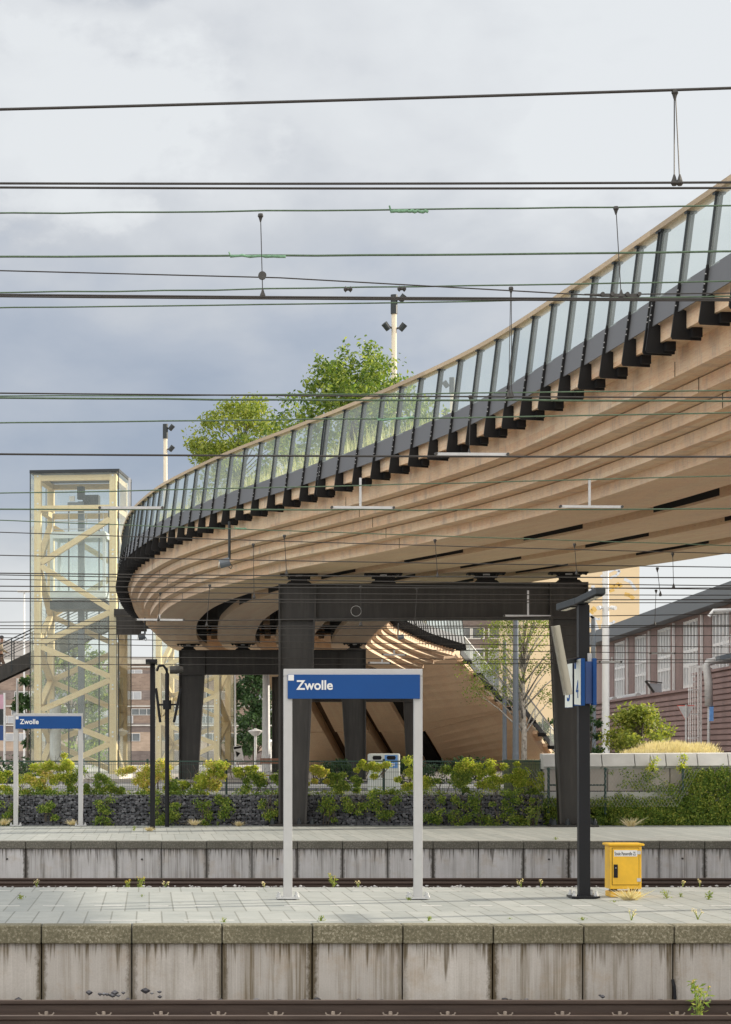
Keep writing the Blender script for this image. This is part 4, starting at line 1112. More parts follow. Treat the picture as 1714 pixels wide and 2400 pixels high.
# ================================================================== MASTS AND TREES ON THE BRIDGE
def mast(px, pyt, d, label, heads):
    x, zt = ax(px, d), az(pyt, d)
    t = thing('lighting_mast', label, 'lighting mast', (x, d, 8.55), group='cream lighting masts on the bridge deck')
    m = MB(); m.tube([(x, d, 8.5), (x, d, zt-.55)], [.085, .075], 12); m.build('pole', MT['cream'], t, smooth=True)
    m = MB(); m.tube([(x, d, 8.5), (x, d, 9.2)], .10, 12); m.tube([(x, d, zt-.55), (x, d, zt)], .10, 12); pieces(m, 'collar', MT['steel_post'], t)
    for dz, s_ in heads:
        z = zt-dz; m = MB(); c = Vector((x+s_*.22, d-.05, z))
        m.tube([(x+s_*.07, d, z-.02), c], .03, 6); m.tube([c+Vector((-.06*s_, 0, -.08)), c+Vector((.08*s_, -.05, .09))], [.085, .095], 12)
        m.build('spotlight', MT['steel_post'], t)
mast(388, 994, 85, 'cream lighting mast with two spotlights left of the deck trees', [(.15, 1), (.95, 1)])
mast(924, 691, 64, 'tallest looking cream lighting mast in front of the deck tree', [(.12, 1), (.93, -1), (.95, 1)])
mast(1060, 885, 77, 'cream lighting mast seen only through the glass railing', [(.25, -1), (1.3, -1)])

def leafmesh(m, pts, size, rnd, droop=.0, long=1.7):
    for p in pts:
        s_ = size*rnd.uniform(.65, 1.3)
        d = Vector((rnd.uniform(-1, 1), rnd.uniform(-1, 1), rnd.uniform(-1, .7)-droop)).normalized()
        e = d.cross(Vector((rnd.uniform(-1, 1), rnd.uniform(-1, 1), rnd.uniform(-1, 1)))).normalized()
        n_ = d.cross(e)*.18*s_
        p = Vector(p)
        m.add([p, p+d*s_*long*.5+e*s_*.42+n_, p+d*s_*long, p+d*s_*long*.5-e*s_*.42+n_], [(0, 1, 2, 3)])
def clump(c, r_, n, rnd, shell=.55):
    P = []
    for _ in range(n):
        v = Vector((rnd.gauss(0, 1), rnd.gauss(0, 1), rnd.gauss(0, 1))).normalized()*(rnd.uniform(shell, 1)**.7)
        P.append((c[0]+v.x*r_[0], c[1]+v.y*r_[1], c[2]+v.z*r_[2]))
    return P
def tree(name, label, cat, base, top, width, leaf, size, nleaf, seed, bark='bark', trunk_r=.1, lobes=26, stem=.35, group=None, multi=1, fill=1.0, sprays=False):
    rnd = random.Random(seed); base = Vector(base); H = top-base.z
    t = thing(name, label, cat, base, group=group)
    m = MB(); cl_ = []
    for k in range(multi):
        lean = rnd.uniform(-.12, .12)*width
        p1 = base+Vector((lean*.4, rnd.uniform(-.1, .1), H*.5)); p2 = base+Vector((lean, 0, H*.93))
        m.tube([base+Vector((rnd.uniform(-.1, .1)*multi*.3, 0, 0)), base.lerp(p1, .5)+Vector((rnd.uniform(-.06, .06), 0, 0)), p1, p2], [trunk_r, trunk_r*.85, trunk_r*.6, trunk_r*.15], 8)
    for k in range(lobes):
        h = stem + (1-stem)*rnd.random()**.8
        rel = (h-stem)/(1-stem)
        wr = width/2*math.sqrt(max(.06, 1-(2*rel-.80)**2*.72))*fill
        a = rnd.uniform(0, 6.283); rr_ = wr*rnd.uniform(.35, 1.0)
        c = base+Vector((math.cos(a)*rr_, math.sin(a)*rr_, H*min(h, .95)))
        q = base+Vector((0, 0, H*max(.15, h-.22)))
        m.tube([q, q.lerp(c, .5)+Vector((0, 0, .05*H*.3)), c], [trunk_r*.32, trunk_r*.2, trunk_r*.06], 5)
        cl_.append((c, width*rnd.uniform(.10, .19)))
    m.build('trunk', MT[bark], t, smooth=True)
    f = MB(); per = nleaf//len(cl_)
    for c, r_ in cl_:
        if sprays:
            for q in range(6):
                v = Vector((rnd.gauss(0, 1), rnd.gauss(0, 1), rnd.gauss(.35, 1))).normalized()*r_*1.5
                P = [c+v*rnd.random()**.6+Vector([rnd.gauss(0, r_*.13) for _ in range(3)]) for _ in range(per//6)]
                leafmesh(f, P, size, rnd, .25)
        else: leafmesh(f, clump(c, (r_*1.15, r_*1.15, r_*.85), per, rnd, .15), size, rnd)
    f.build('crown', MT[leaf], t)
    return t
tree('deck_tree', 'yellow green bushy tree on the bridge deck, lower of the two', 'tree', (ax(572, 72), 72, 8.55), az(930, 72), 3.2, 'leaf_deck2', .085, 9500, 21, trunk_r=.07, lobes=50, stem=.22, group='trees planted on the bridge deck', multi=3, fill=1.1)
tree('deck_tree', 'taller fresh green tree on the bridge deck beside the cream mast', 'tree', (ax(832, 61), 62.5, 8.55), az(872, 62.5), 4.9, 'leaf_deck', .085, 15000, 5, trunk_r=.07, lobes=54, stem=.22, group='trees planted on the bridge deck', multi=4, sprays=True, fill=1.1)
# grasses behind the glass
rnd = random.Random(5); f = MB()
for k in range(12000):
    i = rnd.randrange(iat(36), iat(92)); t_ = .45+rnd.random()**1.6*1.8
    hmax = interp([(36, .0), (44, .35), (50, .8), (80, .95), (92, .8)], FR[i][0].y)
    if hmax < .1: continue
    p = pt(i, t_, 8.55); h = hmax*rnd.uniform(.4, 1.1); l_ = Vector((rnd.gauss(0, .18), rnd.gauss(0, .18), 1))*h
    w_ = Vector((rnd.uniform(-1, 1), rnd.uniform(-1, 1), 0)).normalized()*.012
    f.add([p-w_, p+w_, p+l_], [(0, 1, 2)])
single(f, 'ornamental_grass', MT['grass'], 'tall pale grasses growing on the deck behind the glass railing', 'grass', kind='stuff')
#@@FURNITURE
# ================================================================== STATION SIGNS
def station_sign(xl, xr, y, ztop, zb, label, pw, white):
    """portal shaped sign: two posts, a top bar and a blue panel with the station's name"""
    t = thing('station_sign', label, 'station sign', ((xl+xr)/2, y, 0), group='blue station name signs')
    w = xr-xl; ph = .095
    for x in (xl, xr-pw):
        m = MB(); m.box(x, x+pw, y-.05, y+.05, .02, ztop-ph-.002); m.build('post', MT['alu'], t, bevel=.006)
        m = MB(); m.box(x-.09, x+pw+.09, y-.12, y+.12, .012, .035); m.build('foot_plate', MT['zinc'], t)
        m = MB()
        for dx in (-.06, pw+.06):
            for dy in (-.08, .08): m.lathe((x+dx, y+dy, .035), [(.03, 0), (.03, .022), (.016, .024), (.016, .06)], 6)
        pieces(m, 'anchor_bolt', MT['zinc'], t)
    m = MB(); m.box(xl, xr, y-.05, y+.05, ztop-ph, ztop); m.build('top_bar', MT['alu'], t, bevel=.006)
    zp1 = ztop-.095*(1 if pw > .08 else .9)+.02; zp0 = zb
    a, b_ = xl+pw*.45, xr-pw*.35
    m = MB(); m.box(a, b_, y-.085, y-.052, zp0, zp1); p = m.build('blue_panel', MT['blue'], t, bevel=.004)
    hh = zp1-zp0
    m = MB(); m.box(a+.005, a+hh*.25, y-.089, y-.086, zp1-hh*.25, zp1-.004); m.build('white_square', MT['white'], p)
    M = Matrix.Translation((a+hh*.36, y-.089, zp0+hh*.38)) @ Matrix.Rotation(R(90), 4, 'X')
    text('Zwolle', hh*.545, M, MT['white'], 'lettering', p, .003, hh*.012, .97)
SY = FP*1.9/(2108-YH)
station_sign(ax(665, SY), ax(990, SY), SY, az(1568, SY), az(1638, SY), 'big blue station sign on two silver posts on the near platform', ax(685, SY)-ax(665, SY), 1)
SY2 = 58.7
station_sign(ax(32, SY2), ax(195, SY2), SY2, az(1672, SY2), az(1708, SY2), 'smaller blue station sign on the far platform at the left', ax(43, SY2)-ax(32, SY2), 1)

# ------------------------------------------------------------------ platform lamp post with sign boxes
LY = FP*1.9/(2105-YH)
lx = ax(1367, LY)
lp_ = thing('platform_lamp_post', 'square black lamp post with a flat twin head on the near platform', 'lamp post', (lx, LY, 0))
hw = (ax(1381, LY)-ax(1355, LY))/2
zt = az(1418, LY)
m = MB(); m.prism([(-hw, -hw), (hw, -hw), (hw, hw), (-hw, hw)], lambda a, c: (lx+a*1.02+.01, LY+c, .02), lambda a, c: (lx+a*.98, LY+c, zt)); m.build('post', MT['blackpole'], lp_, bevel=.006)
m = MB(); m.box(lx-hw-.11, lx+hw+.11, LY-.2, LY+.2, .01, .035); m.build('foot_plate', MT['blackpole'], lp_)
m = MB()
for dx in (-hw-.07, hw+.07):
    for dy in (-.14, .14): m.lathe((lx+dx, LY+dy, .035), [(.03, 0), (.03, .025), (.016, .028), (.016, .07)], 6)
pieces(m, 'anchor_bolt', MT['zinc'], lp_)
# head: a flat bar bent into two slanting wings, one towards the camera
def wing(p, q, w_, h_): 
    m = MB(); m.beam(p, q, w_, h_); return m
hl = Vector((ax(1352, LY), LY+.25, az(1413, LY)))
A_ = Vector((lx-hw-.085, LY+.75, zt+.02)); B_ = Vector((lx+.02, LY, zt+.05)); C_ = Vector((lx+.0, LY-1.15, zt+.105))
B_ = Vector((lx-.05, LY-.02, zt+.05))
m = wing(A_, B_, .13, .09); wa = m.build('lamp_wing', MT['steel_post'], lp_, bevel=.008)
m = wing(B_, C_, .125, .085); wb = m.build('lamp_wing', MT['steel_post'], lp_, bevel=.008)
for p, q, o in ((A_, B_, wa), (B_, C_, wb)):
    m = MB(); v = (q-p); a1, b1 = (.12, .72) if o is wa else (.3, .95)
    m.beam(p+v*a1-Vector((0, 0, .050)), p+v*b1-Vector((0, 0, .050)), .10, .012); m.build('lamp_glass', MT['black'], o)
    m = MB()
    for k in range(4): c = p+v*(a1+(b1-a1)*(.15+.22*k))-Vector((0, 0, .059)); m.box(c.x-.035, c.x+.035, c.y-.07, c.y+.07, c.z-.004, c.z+.003)
    pieces(m, 'led_cluster', MT['lens'], o)
# blue boxes with platform numbers
def numbox(x0, x1, z0, z1, y, num, label, yawd):
    t = thing('platform_number_box', label, 'platform number sign', ((x0+x1)/2, y, z0), group='blue platform number boxes')
    return t
z0, z1 = az(1655, LY), az(1546, LY)
t3 = thing('platform_number_box', 'blue box with a white face reading 4, next to the black lamp post', 'platform sign', (lx, LY-.2, z0))
xa, xb, xc = ax(1346, LY-.16), ax(1362.5, LY-.42), ax(1371.5, LY-.40)
m = MB(); m.prism([(xa, LY-.16), (xb, LY-.42), (xc, LY-.40), (xa+.10, LY-.12)], lambda a, c: (a, c, z0), lambda a, c: (a, c, z1)); m.build('housing', MT['blue'], t3, bevel=.004)
fx = MB(); A4 = Vector((xa+.004, LY-.166, 0)); B4 = Vector((xb-.006, LY-.424, 0))
dv = (B4-A4).normalized(); nv = Vector((dv.y, -dv.x, 0))
fo = nv*.004
fx.prism([(0, z0+.02), (1, z0+.005), (1, z1-.005), (0, z1-.02)], lambda a, c: tuple(A4.lerp(B4, a)+fo+Vector((0, 0, c))), lambda a, c: tuple(A4.lerp(B4, a)+fo*.2+Vector((0, 0, c)))); fc = fx.build('white_face', MT['offwhite'], t3)
ang = math.atan2(dv.y, dv.x)
def onface(A, s_, z, off): return Matrix.Translation(A+dv*s_+nv*(off)+Vector((0, 0, z))) @ Matrix.Rotation(ang, 4, 'Z') @ Matrix.Rotation(R(90), 4, 'X')
L4 = (B4-A4).length
text('4', .34, onface(A4, L4*.30, z0+.10, .006), MT['blue'], 'number', fc, .002, 0, .62)
m = MB(); p = A4+dv*L4*.06+nv*.007; q = A4+dv*L4*.30+nv*.007; m.prism([(0, z1-.13), (1, z1-.13), (1, z1-.03), (0, z1-.03)], lambda a, c: tuple(p.lerp(q, a)+Vector((0, 0, c))), lambda a, c: tuple(p.lerp(q, a)-nv*.002+Vector((0, 0, c)))); m.build('pictogram', MT['blue'], fc)
t5 = thing('platform_number_box', 'pale box with a blue number 3, half hidden behind the ribbed beige panel', 'platform sign', (lx-.2, LY, z0))
xd, xe = ax(1324.5, LY+.1), ax(1343, LY-.1)
m = MB(); m.prism([(xd, LY+.10), (xe, LY-.10), (xe+.02, LY-.06), (xd+.06, LY+.16)], lambda a, c: (a, c, z0-.02), lambda a, c: (a, c, z1-.02)); m.build('housing', MT['blue_dark'], t5)
A5 = Vector((xd+.003, LY+.096, 0)); B5 = Vector((xe-.004, LY-.104, 0)); dv = (B5-A5).normalized(); nv = Vector((dv.y, -dv.x, 0)); ang = math.atan2(dv.y, dv.x); fo = nv*.004
fx = MB(); fx.prism([(0, z0-.015), (1, z0-.015), (1, z1-.025), (0, z1-.025)], lambda a, c: tuple(A5.lerp(B5, a)+fo+Vector((0, 0, c))), lambda a, c: tuple(A5.lerp(B5, a)+fo*.2+Vector((0, 0, c)))); fc = fx.build('white_face', MT['offwhite'], t5)
text('3', .34, onface(A5, .05, z0+.07, .006), MT['blue'], 'number', fc, .002, .004, .62)
t6 = thing('clock_housing', 'deep blue box housing mounted behind the number 4 on the lamp post', 'housing', (lx+.15, LY, z0))
m = MB(); m.box(ax(1372.5, LY-.15), ax(1390, LY-.15), LY-.15, LY-.078, z0+.03, z1-.03); m.build('back_box', MT['blue_dark'], t6)
m = MB(); m.box(ax(1390.2, LY-.2), ax(1399, LY-.2), LY-.2, LY-.06, z0+.01, z1+.01); m.build('front_box', MT['blue'], t6, bevel=.004)
m = MB(); m.box(ax(1374, LY), ax(1383, LY), LY-.12, LY-.06, z1-.04, z1+.08); m.build('bracket', MT['alu'], t6)
# ribbed beige panel leaning before the post
p, q = at(1301, 1467, LY-.55), at(1331, 1629, LY-.55)
rb = thing('ribbed_panel', 'tilted beige ribbed panel mounted on the black lamp post', 'loudspeaker', (p+q)/2)
ax_ = (q-p).normalized(); sd_ = Vector((ax_.z, 0, -ax_.x))*-1
if sd_.x < 0: sd_ = -sd_
wB = .075
m = MB(); c0 = p+sd_*0; m.beam(p+sd_*.02, q+sd_*.02, .10, wB, up=sd_); m.build('casing', MT['beige'], rb, bevel=.008)
m = MB(); n = 62
for k in range(n):
    c = p.lerp(q, (k+.5)/n)-sd_*(wB/2-.02); m.box(c.x-.03, c.x+.02, c.y-.058, c.y+.05, c.z-.0035, c.z+.0035)
m.build('cooling_ribs', MT['beige'], rb)
m = MB(); c = p.lerp(q, .53); m.beam(c+sd_*.05, Vector((lx-hw, LY-.1, c.z+.06)), .05, .06); m.build('arm', MT['blackpole'], rb)

c = copy_tree(lp_); c.location = (13.2, 29.3, 0); c['label'] = 'black lamp post just beyond the right edge, casting its shadow on the paving'
# ------------------------------------------------------------------ yellow cabinet
CY = FP*1.9/(2103-YH)
cb = thing('yellow_cabinet', 'yellow metal cabinet with a white name plate standing on the near platform', 'cabinet', (ax(1461, CY), CY, 0))
xL, xR = ax(1430, CY), ax(1504, CY); dz = .34
zB, zT = az(2084, CY), az(1983, CY)
m = MB(); m.box(ax(1431, CY), ax(1502, CY), CY-.02, CY+dz, 0, az(2090, CY)); m.build('base_block', MT['yellow_base'], cb, bevel=.01)
for x in (xL+.05, xR-.09):
    for y in (CY+.02, CY+dz-.08): q = MB(); q.box(x, x+.05, y, y+.05, az(2090, CY), zB+.01); q.build('foot', MT['blackpole'], cb)
m = MB(); m.box(xL, xR, CY, CY+dz, zB, zT); m.build('body', MT['yellow'], cb, bevel=.008)
m = MB(); m.box(ax(1425, CY), ax(1510, CY), CY-.035, CY+dz+.03, zT+.002, az(1977, CY)); m.build('lid', MT['yellow'], cb, bevel=.012)
zc, ze = az(2074.5, CY), az(1987, CY); xc, xe = ax(1434.5, CY), ax(1498, CY)
m = MB(); m.box(xc, xe, CY-.004, CY-.001, zc, ze); m.build('door_gap', MT['black'], cb)
m = MB(); m.box(xc+.006, xe-.006, CY-.014, CY-.005, zc+.006, ze-.006); dr = m.build('door', MT['yellow'], cb, bevel=.003)
m = MB(); m.box(ax(1438, CY), ax(1447.5, CY), CY-.026, CY-.0145, az(2057, CY), az(2026, CY)); m.build('handle', MT['blackpole'], dr, bevel=.003)
m = MB(); x_ = ax(1442.7, CY); z_ = az(2034, CY); m.lathe((x_, CY-.03, z_-.004), [(.010, 0), (.010, .008)], 8); m.build('lock', MT['zinc'], dr)
for yy in (1998, 2062): q = MB(); q.box(xe-.03, xe+.02, CY-.024, CY-.0145, az(yy+4, CY), az(yy-4, CY)); q.build('hinge', MT['zinc'], cb)
m = MB(); m.box(ax(1439, CY), ax(1493, CY), CY-.018, CY-.0148, az(2007, CY), az(1992.5, CY)); npl = m.build('name_plate', MT['white'], dr)
M = Matrix.Translation((ax(1440.2, CY), CY-.0195, az(2004.5, CY))) @ Matrix.Rotation(R(90), 4, 'X')
text('Soule Passerelle ZL', .066, M, MT['blacktext'], 'lettering', npl, .0008, .0006, .55)

# ------------------------------------------------------------------ poles on the far platform
def pole(px0, px1, pyb, pyt, label):
    d = FP*1.9/(pyb-YH); x = ax((px0+px1)/2, d); r_ = (ax(px1, d)-ax(px0, d))/2
    return d, x, r_, az(pyt, d)
d, x, r_, zt = pole(352, 364, 1945, 1557, '')
t = thing('platform_light_pole', 'black pole with a short flat lamp bar on the far platform', 'lamp post', (x, d, 0))
m = MB(); m.box(x-r_, x+r_, d-r_, d+r_, 0, zt); m.build('pole', MT['blackpole'], t, bevel=.015)
m = MB(); m.box(x-r_-.11, x+r_+.05, d-1.1, d+.4, zt+.002, zt+.085); m.build('lamp_head', MT['blackpole'], t, bevel=.012)
d, x, r_, zt = pole(387, 397, 1938, 1578, '')
t = thing('loudspeaker_pole', 'round black pole with two loudspeakers and a hook lamp on the far platform', 'loudspeaker pole', (x, d, 0))
m = MB(); m.tube([(x, d, 0), (x, d, zt)], r_, 12); m.build('pole', MT['blackpole'], t, smooth=False)
m = MB(); m.tube([(x, d, zt), (x-.02, d-.08, zt+.10), (x-.10, d-.12, zt+.20), (x-.22, d-.16, zt+.18), (x-.27, d-.2, zt+.06)], .035, 8); m.build('hook', MT['blackpole'], t)
m = MB(); c = Vector((x+.22, d-.1, zt+.08)); m.tube([c+Vector((-.15, 0, 0)), c+Vector((.02, 0, .01)), c+Vector((.2, 0, .02))], [.10, .11, .07], 12); m.build('floodlight', MT['clamp'], t)
z_ = az(1652, d)
m = MB(); m.beam((x-.25, d, z_), (x+.3, d, z_+.01), .05, .05); m.lathe((x, d, z_-.12), [(.11, 0), (.11, .24)], 10); m.build('arm', MT['blackpole'], t)
for s_, (p0, p1) in ((-1, ((366, 1613), (376, 1693))), (1, ((424, 1613), (408, 1693)))):
    m = MB(); a, b_ = at(p0[0], p0[1], d), at(p1[0], p1[1], d); m.beam(a, b_, .16, .07, up=(1, 0, 0)); m.build('loudspeaker', MT['blackpole'], t, bevel=.01)
    
# ------------------------------------------------------------------ litter bin, bench and street poles behind the fence
d = 72.0; xl, xr = ax(866, d), ax(938, d); zb, zt = STZ, az(1766, d)
t = thing('recycling_bin', 'pale two part litter bin with a light blue front half behind the fence', 'litter bin', ((xl+xr)/2, d, zb))
xm = xl+(xr-xl)*.5
m = MB(); m.box(xl, xr, d, d+.6, zb, zt); m.build('casing', MT['offwhite'], t, bevel=.05)
m = MB(); m.box(xm, xr-.08, d-.012, d-.002, az(1800, d), zt-.05); bp = m.build('blue_panel', MT['blue_light'], t)
for c in ((xl+xm)/2, (xm+xr)/2-.04):
    m = MB(); m.prism([(c-.12, -.05), (c+.12, -.05), (c+.15, 0), (c+.12, .05), (c-.12, .05), (c-.15, 0)], lambda a, b_: (a, d-.018, az(1776, d)+b_*1.3), lambda a, b_: (a, d-.013 if c > xm else d-.003, az(1776, d)+b_*1.3)); m.build('slot', MT['black'], t)
m = MB(); m.box((xm+xr)/2-.02, (xm+xr)/2+.07, d-.016, d-.0125, az(1795, d), az(1789, d)); m.build('pictogram', MT['white'], bp)
t = thing('street_bench', 'brown slatted bench back behind the fence left of the portal column', 'bench', (ax(628, 80), 80, STZ))
m = MB()
for k in range(3): m.box(ax(610, 80), ax(672, 80), 79.95, 80.0, az(1790-4.4*k, 80)-.0, az(1786-4.4*k, 80))
m.build('backrest', MT['terracotta'], t)
m = MB(); m.box(ax(610, 80), ax(672, 80), 79.5, 79.95, STZ+.42, STZ+.46); m.build('seat', MT['terracotta'], t)
for x in (ax(616, 80), ax(666, 80)): m = MB(); m.box(x-.03, x+.03, 79.55, 80.05, STZ, STZ+.42); m.build('leg', MT['steel_dark'], t)

def street_pole(px, pyt, d, r_, mat, label, cat='street pole', top=None, taper=.75):
    x = ax(px, d); zt = az(pyt, d)
    t = thing('street_pole', label, cat, (x, d, STZ))
    m = MB(); m.tube([(x, d, STZ), (x, d, STZ+1.2), (x, d, STZ+1.25), (x, d, zt)], [r_, r_, r_*.92, r_*taper], 12); m.build('pole', MT[mat], t, smooth=False)
    return t, x, zt
t, x, zt = street_pole(1420, 1290, 88, .17, 'white', 'tall white pole with two small cameras in front of the yellow building', top='cam')
for s_ in (-1, 1):
    m = MB(); z_ = az(1424, 88); c = Vector((x+s_*.22, 88-.1, z_)); m.tube([(x+s_*.1, 88, z_), c], .03, 6); m.tube([c+Vector((-.07*s_*0, .08, 0)), c+Vector((s_*.12, -.12, -.03))], .085, 10); m.build('camera', MT['white'], t)
street_pole(1183, 1500, 92, .10, 'greypaint', 'thin blue grey pole in front of the far stair, left of the thicker one')
street_pole(1209, 1380, 84, .13, 'greypaint', 'thicker blue grey pole beside the birch, in front of the far stair')
street_pole(1391, 1450, 80, .11, 'greypaint', 'blue grey pole showing right under the blue number boxes')
street_pole(624, 1560, 100, .20, 'white', 'thick white pole between the dark tree and the portal column')
street_pole(552, 1400, 118, .05, 'white', 'thin white pole at the edge of the second lift tower')
street_pole(41, 1590, 108, .07, 'white', 'thin white lamp pole left of the tall lift tower')
street_pole(57, 1388, 230, .12, 'white', 'very distant floodlight mast in the sky left of the tall lift tower')
xx = ax(57, 230); m = MB(); m.box(xx-.7, xx+.7, 229.5, 230.5, az(1388, 230), az(1384, 230)); pieces(m, 'floodlight', MT['white'], [c for c in COL.objects if c.get('label', '').startswith('very distant')][0])
for px, py, d, lab in ((599, 1709, 125, 'white mushroom shaped street lamp in front of the dark tree'), (634, 1735, 150, 'small mushroom street lamp half hidden by the thick white pole')):
    x = ax(px, d); zt = az(py, d); t = thing('street_lamp', lab, 'street lamp', (x, d, STZ), group='mushroom street lamps')
    m = MB(); m.tube([(x, d, STZ), (x, d, zt-.35)], .075, 8); m.build('pole', MT['white'], t)
    m = MB(); m.lathe((x, d, zt-.4), [(.08, 0), (.18, .05), (.42, .28), (.42, .31), (.12, .40), (.05, .46)], 14); m.build('lamp_shade', MT['white'], t, smooth=False)
# direction sign by the second tower, banner at the left edge
d = 110; c = at(559, 1765, d)
t = thing('arrow_sign', 'tilted white sign with a black arrow right of the second lift tower', 'sign', (c.x, d, STZ))
m = MB(); m.tube([(c.x, d+.05, STZ), (c.x, d+.05, c.z+.3)], .03, 6); m.build('post', MT['zinc'], t)
Q = Matrix.Translation(c) @ Matrix.Rotation(R(-10), 4, 'Y')
m = MB(); m.box(-.21, .21, -.02, .02, -.42, .36, Q); m.build('board', MT['white'], t)
m = MB(); m.add([Q @ Vector(v) for v in ((-.12, -.024, -.2), (.10, -.024, -.02), (-.12, -.024, .12))], [(0, 1, 2)]); m.box(-.19, .19, -.026, -.022, .22, .33, Q); m.build('arrow', MT['black'], t)
d = 96
t = thing('banner_flag', 'pink and dark vertical banner on a white mast at the left edge', 'banner', (ax(11, d), d, STZ))
x = ax(11, d); m = MB(); m.tube([(x, d, STZ), (x, d, az(1624, d))], .05, 8); m.build('mast', MT['white'], t)
zz_ = [az(v, d) for v in (1628, 1662, 1700, 1736)]
for k, mt in enumerate(('banner', 'steel_post', 'blue_dark')):
    m = MB(); m.box(x-.9, x-.05, d-.01, d+.01, zz_[k+1]+.01, zz_[k]); m.build('banner_field', MT[mt], t)
# yield sign, exhaust pipe on its pole, ladder cage
d = 98; c = at(1608, 1674, d)
t = thing('yield_sign', 'triangular road sign seen from behind with a thin red border', 'road sign', (c.x, d, STZ))
m = MB(); m.tube([(c.x, d-.04, STZ), (c.x, d-.04, c.z+.42)], .05, 8); m.build('post', MT['zinc'], t)
w_ = .36
tri = [(-w_, .36), (w_, .36), (0, -.28)]
m = MB(); m.prism(tri, lambda a, b_: (c.x+a, d, c.z+b_), lambda a, b_: (c.x+a, d+.02, c.z+b_)); m.build('back_plate', MT['zinc'], t)
m = MB(); m.prism([(a*1.09, b_*1.12-.005) for a, b_ in tri], lambda a, b_: (c.x+a, d+.021, c.z+b_), lambda a, b_: (c.x+a, d+.04, c.z+b_)); m.build('red_border', MT['red'], t)
#@@BACKGROUND
# ================================================================== BACKGROUND BUILDINGS
# --- purple brown hall at the right, receding from the camera
def wx(d): return 29.0-(144.0-d)*.0488
ha = R(90)-math.atan(.0488)
def hallpt(d, off, z): return (wx(d)-off*.9988, d+off*.0487, z)       # off > 0 is towards the street
EZ = EYE+7.0
hall = thing('brick_hall', 'long purple brown brick hall with tall white windows and a grey roof edge', 'building', (wx(120), 120, STZ))
def hbox(m, d0, d1, o0, o1, z0, z1):
    m.add([hallpt(d0, o0, z0), hallpt(d1, o0, z0), hallpt(d1, o1, z0), hallpt(d0, o1, z0), hallpt(d0, o0, z1), hallpt(d1, o0, z1), hallpt(d1, o1, z1), hallpt(d0, o1, z1)],
          ((0,3,2,1),(4,5,6,7),(0,1,5,4),(1,2,6,5),(2,3,7,6),(3,0,4,7)))
wins = [(136.9-7.35*k-4.15, 136.9-7.35*k) for k in range(8)]
edges = [82] + [v for w_ in sorted(wins) for v in w_] + [144]
m = MB()
for k in range(0, len(edges), 2): hbox(m, edges[k], edges[k+1], -.5, 0, STZ, EZ)
for a, b_ in wins: hbox(m, a, b_, -.5, -.002, STZ, EYE+3.4); hbox(m, a, b_, -.5, -.002, EYE+6.85, EZ)
hbox(m, 82, 144, -22, -.5, STZ, EZ-.3)
m.build('wall', MT['brick_purple'], hall)
for a, b_ in wins:
    z0, z1 = EYE+3.4, EYE+6.85; w_ = MB()
    for k in range(6): y = a+(b_-a)*k/5; hbox(w_, y-.11 if k else y, y+.11 if k < 5 else y, -.28, -.06, z0, z1)
    for z in (z0, z0+.32*(z1-z0), z0+.52*(z1-z0), z1-.16): hbox(w_, a, b_, -.26, -.08, z, z+.15)
    fo_ = w_.build('window', MT['white'], hall)
    p = MB(); hbox(p, a, b_, -.36, -.30, z0, z1); p.build('pane', MT['pane'], fo_)
    q = MB(); y = a-1.35; hbox(q, y-.06, y+.06, .02, .14, EYE+3, EZ-.1); q.build('downpipe', MT['white'], hall)
m = MB(); hbox(m, 82, 145, -.6, .75, EZ+.004, EZ+.78); m.build('roof_edge', MT['roof_grey'], hall)
m = MB()
P0 = [hallpt(82, -.6, EZ+.78), hallpt(145, -.6, EZ+.78), hallpt(145, -20, EZ+.9), hallpt(82, -20, EZ+.9)]
m.prism([(-1.0, 0), (-20, 0), (-20, 3.4), (-9, 3.4)], lambda o_, z: hallpt(84, -o_*-1 if False else o_, EZ+.785+z), lambda o_, z: hallpt(108, o_, EZ+.785+z)); m.build('roof', MT['roof_grey'], hall)
an = thing('annex_wall', 'low ribbed purple brown wall in front of the brick hall', 'wall', (wx(115)-.9, 115, STZ))
def ribbed(d0, d1, zt, parent):
    m = MB(); n_ = int((zt-STZ)/.26)
    hbox(m, d0, d1, .30, .86, STZ, zt)
    for k in range(n_): z = STZ+.26*k; hbox(m, d0, d1, .862, .95, z+.05, z+.24)
    m.build('ribbed_panel', MT['ribbed'], parent)
    m = MB(); hbox(m, d0-.0, d1+.0, .25, 1.02, zt+.003, zt+.12); m.build('coping', MT['ribbed'], parent)
ribbed(107.02, 143, EYE+3.1, an); ribbed(84, 107, EYE+3.80, an)
for d_, w_ in ((134.5, 1.5), (127, 2.3)):
    q = MB(); a_ = hallpt(d_, .55, EYE+3.24); q.tube([hallpt(d_-w_, .55, EYE+3.30), hallpt(d_+w_, .55, EYE+3.30)], .17, 10); q.build('roof_duct', MT['zinc'], an)
# satellite dish
d_ = 119.5; c = Vector(hallpt(d_, .6, EYE+3.62))
t = thing('satellite_dish', 'dark tilted dish standing on the ribbed wall before the third window', 'dish', (c.x, c.y, EYE+3.2))
k_ = .45
def cv(*v): return c+Vector(v)*k_
m = MB(); m.beam(cv(-1.1, -.3, .75), cv(-.1, -.3, -.65), .1, .11); m.beam(cv(-1.0, -.3, .74), cv(.9, -.3, .5), .05, .06); m.build('frame', MT['steel_dark'], t)
m = MB(); m.prism([(-.75, .45), (.85, .42), (.9, -.6), (.0, -.62)], lambda a_, b2: tuple(cv(a_, -.1, b2)), lambda a_, b2: tuple(cv(a_, .0, b2))); m.build('reflector', MT['blind'], t)
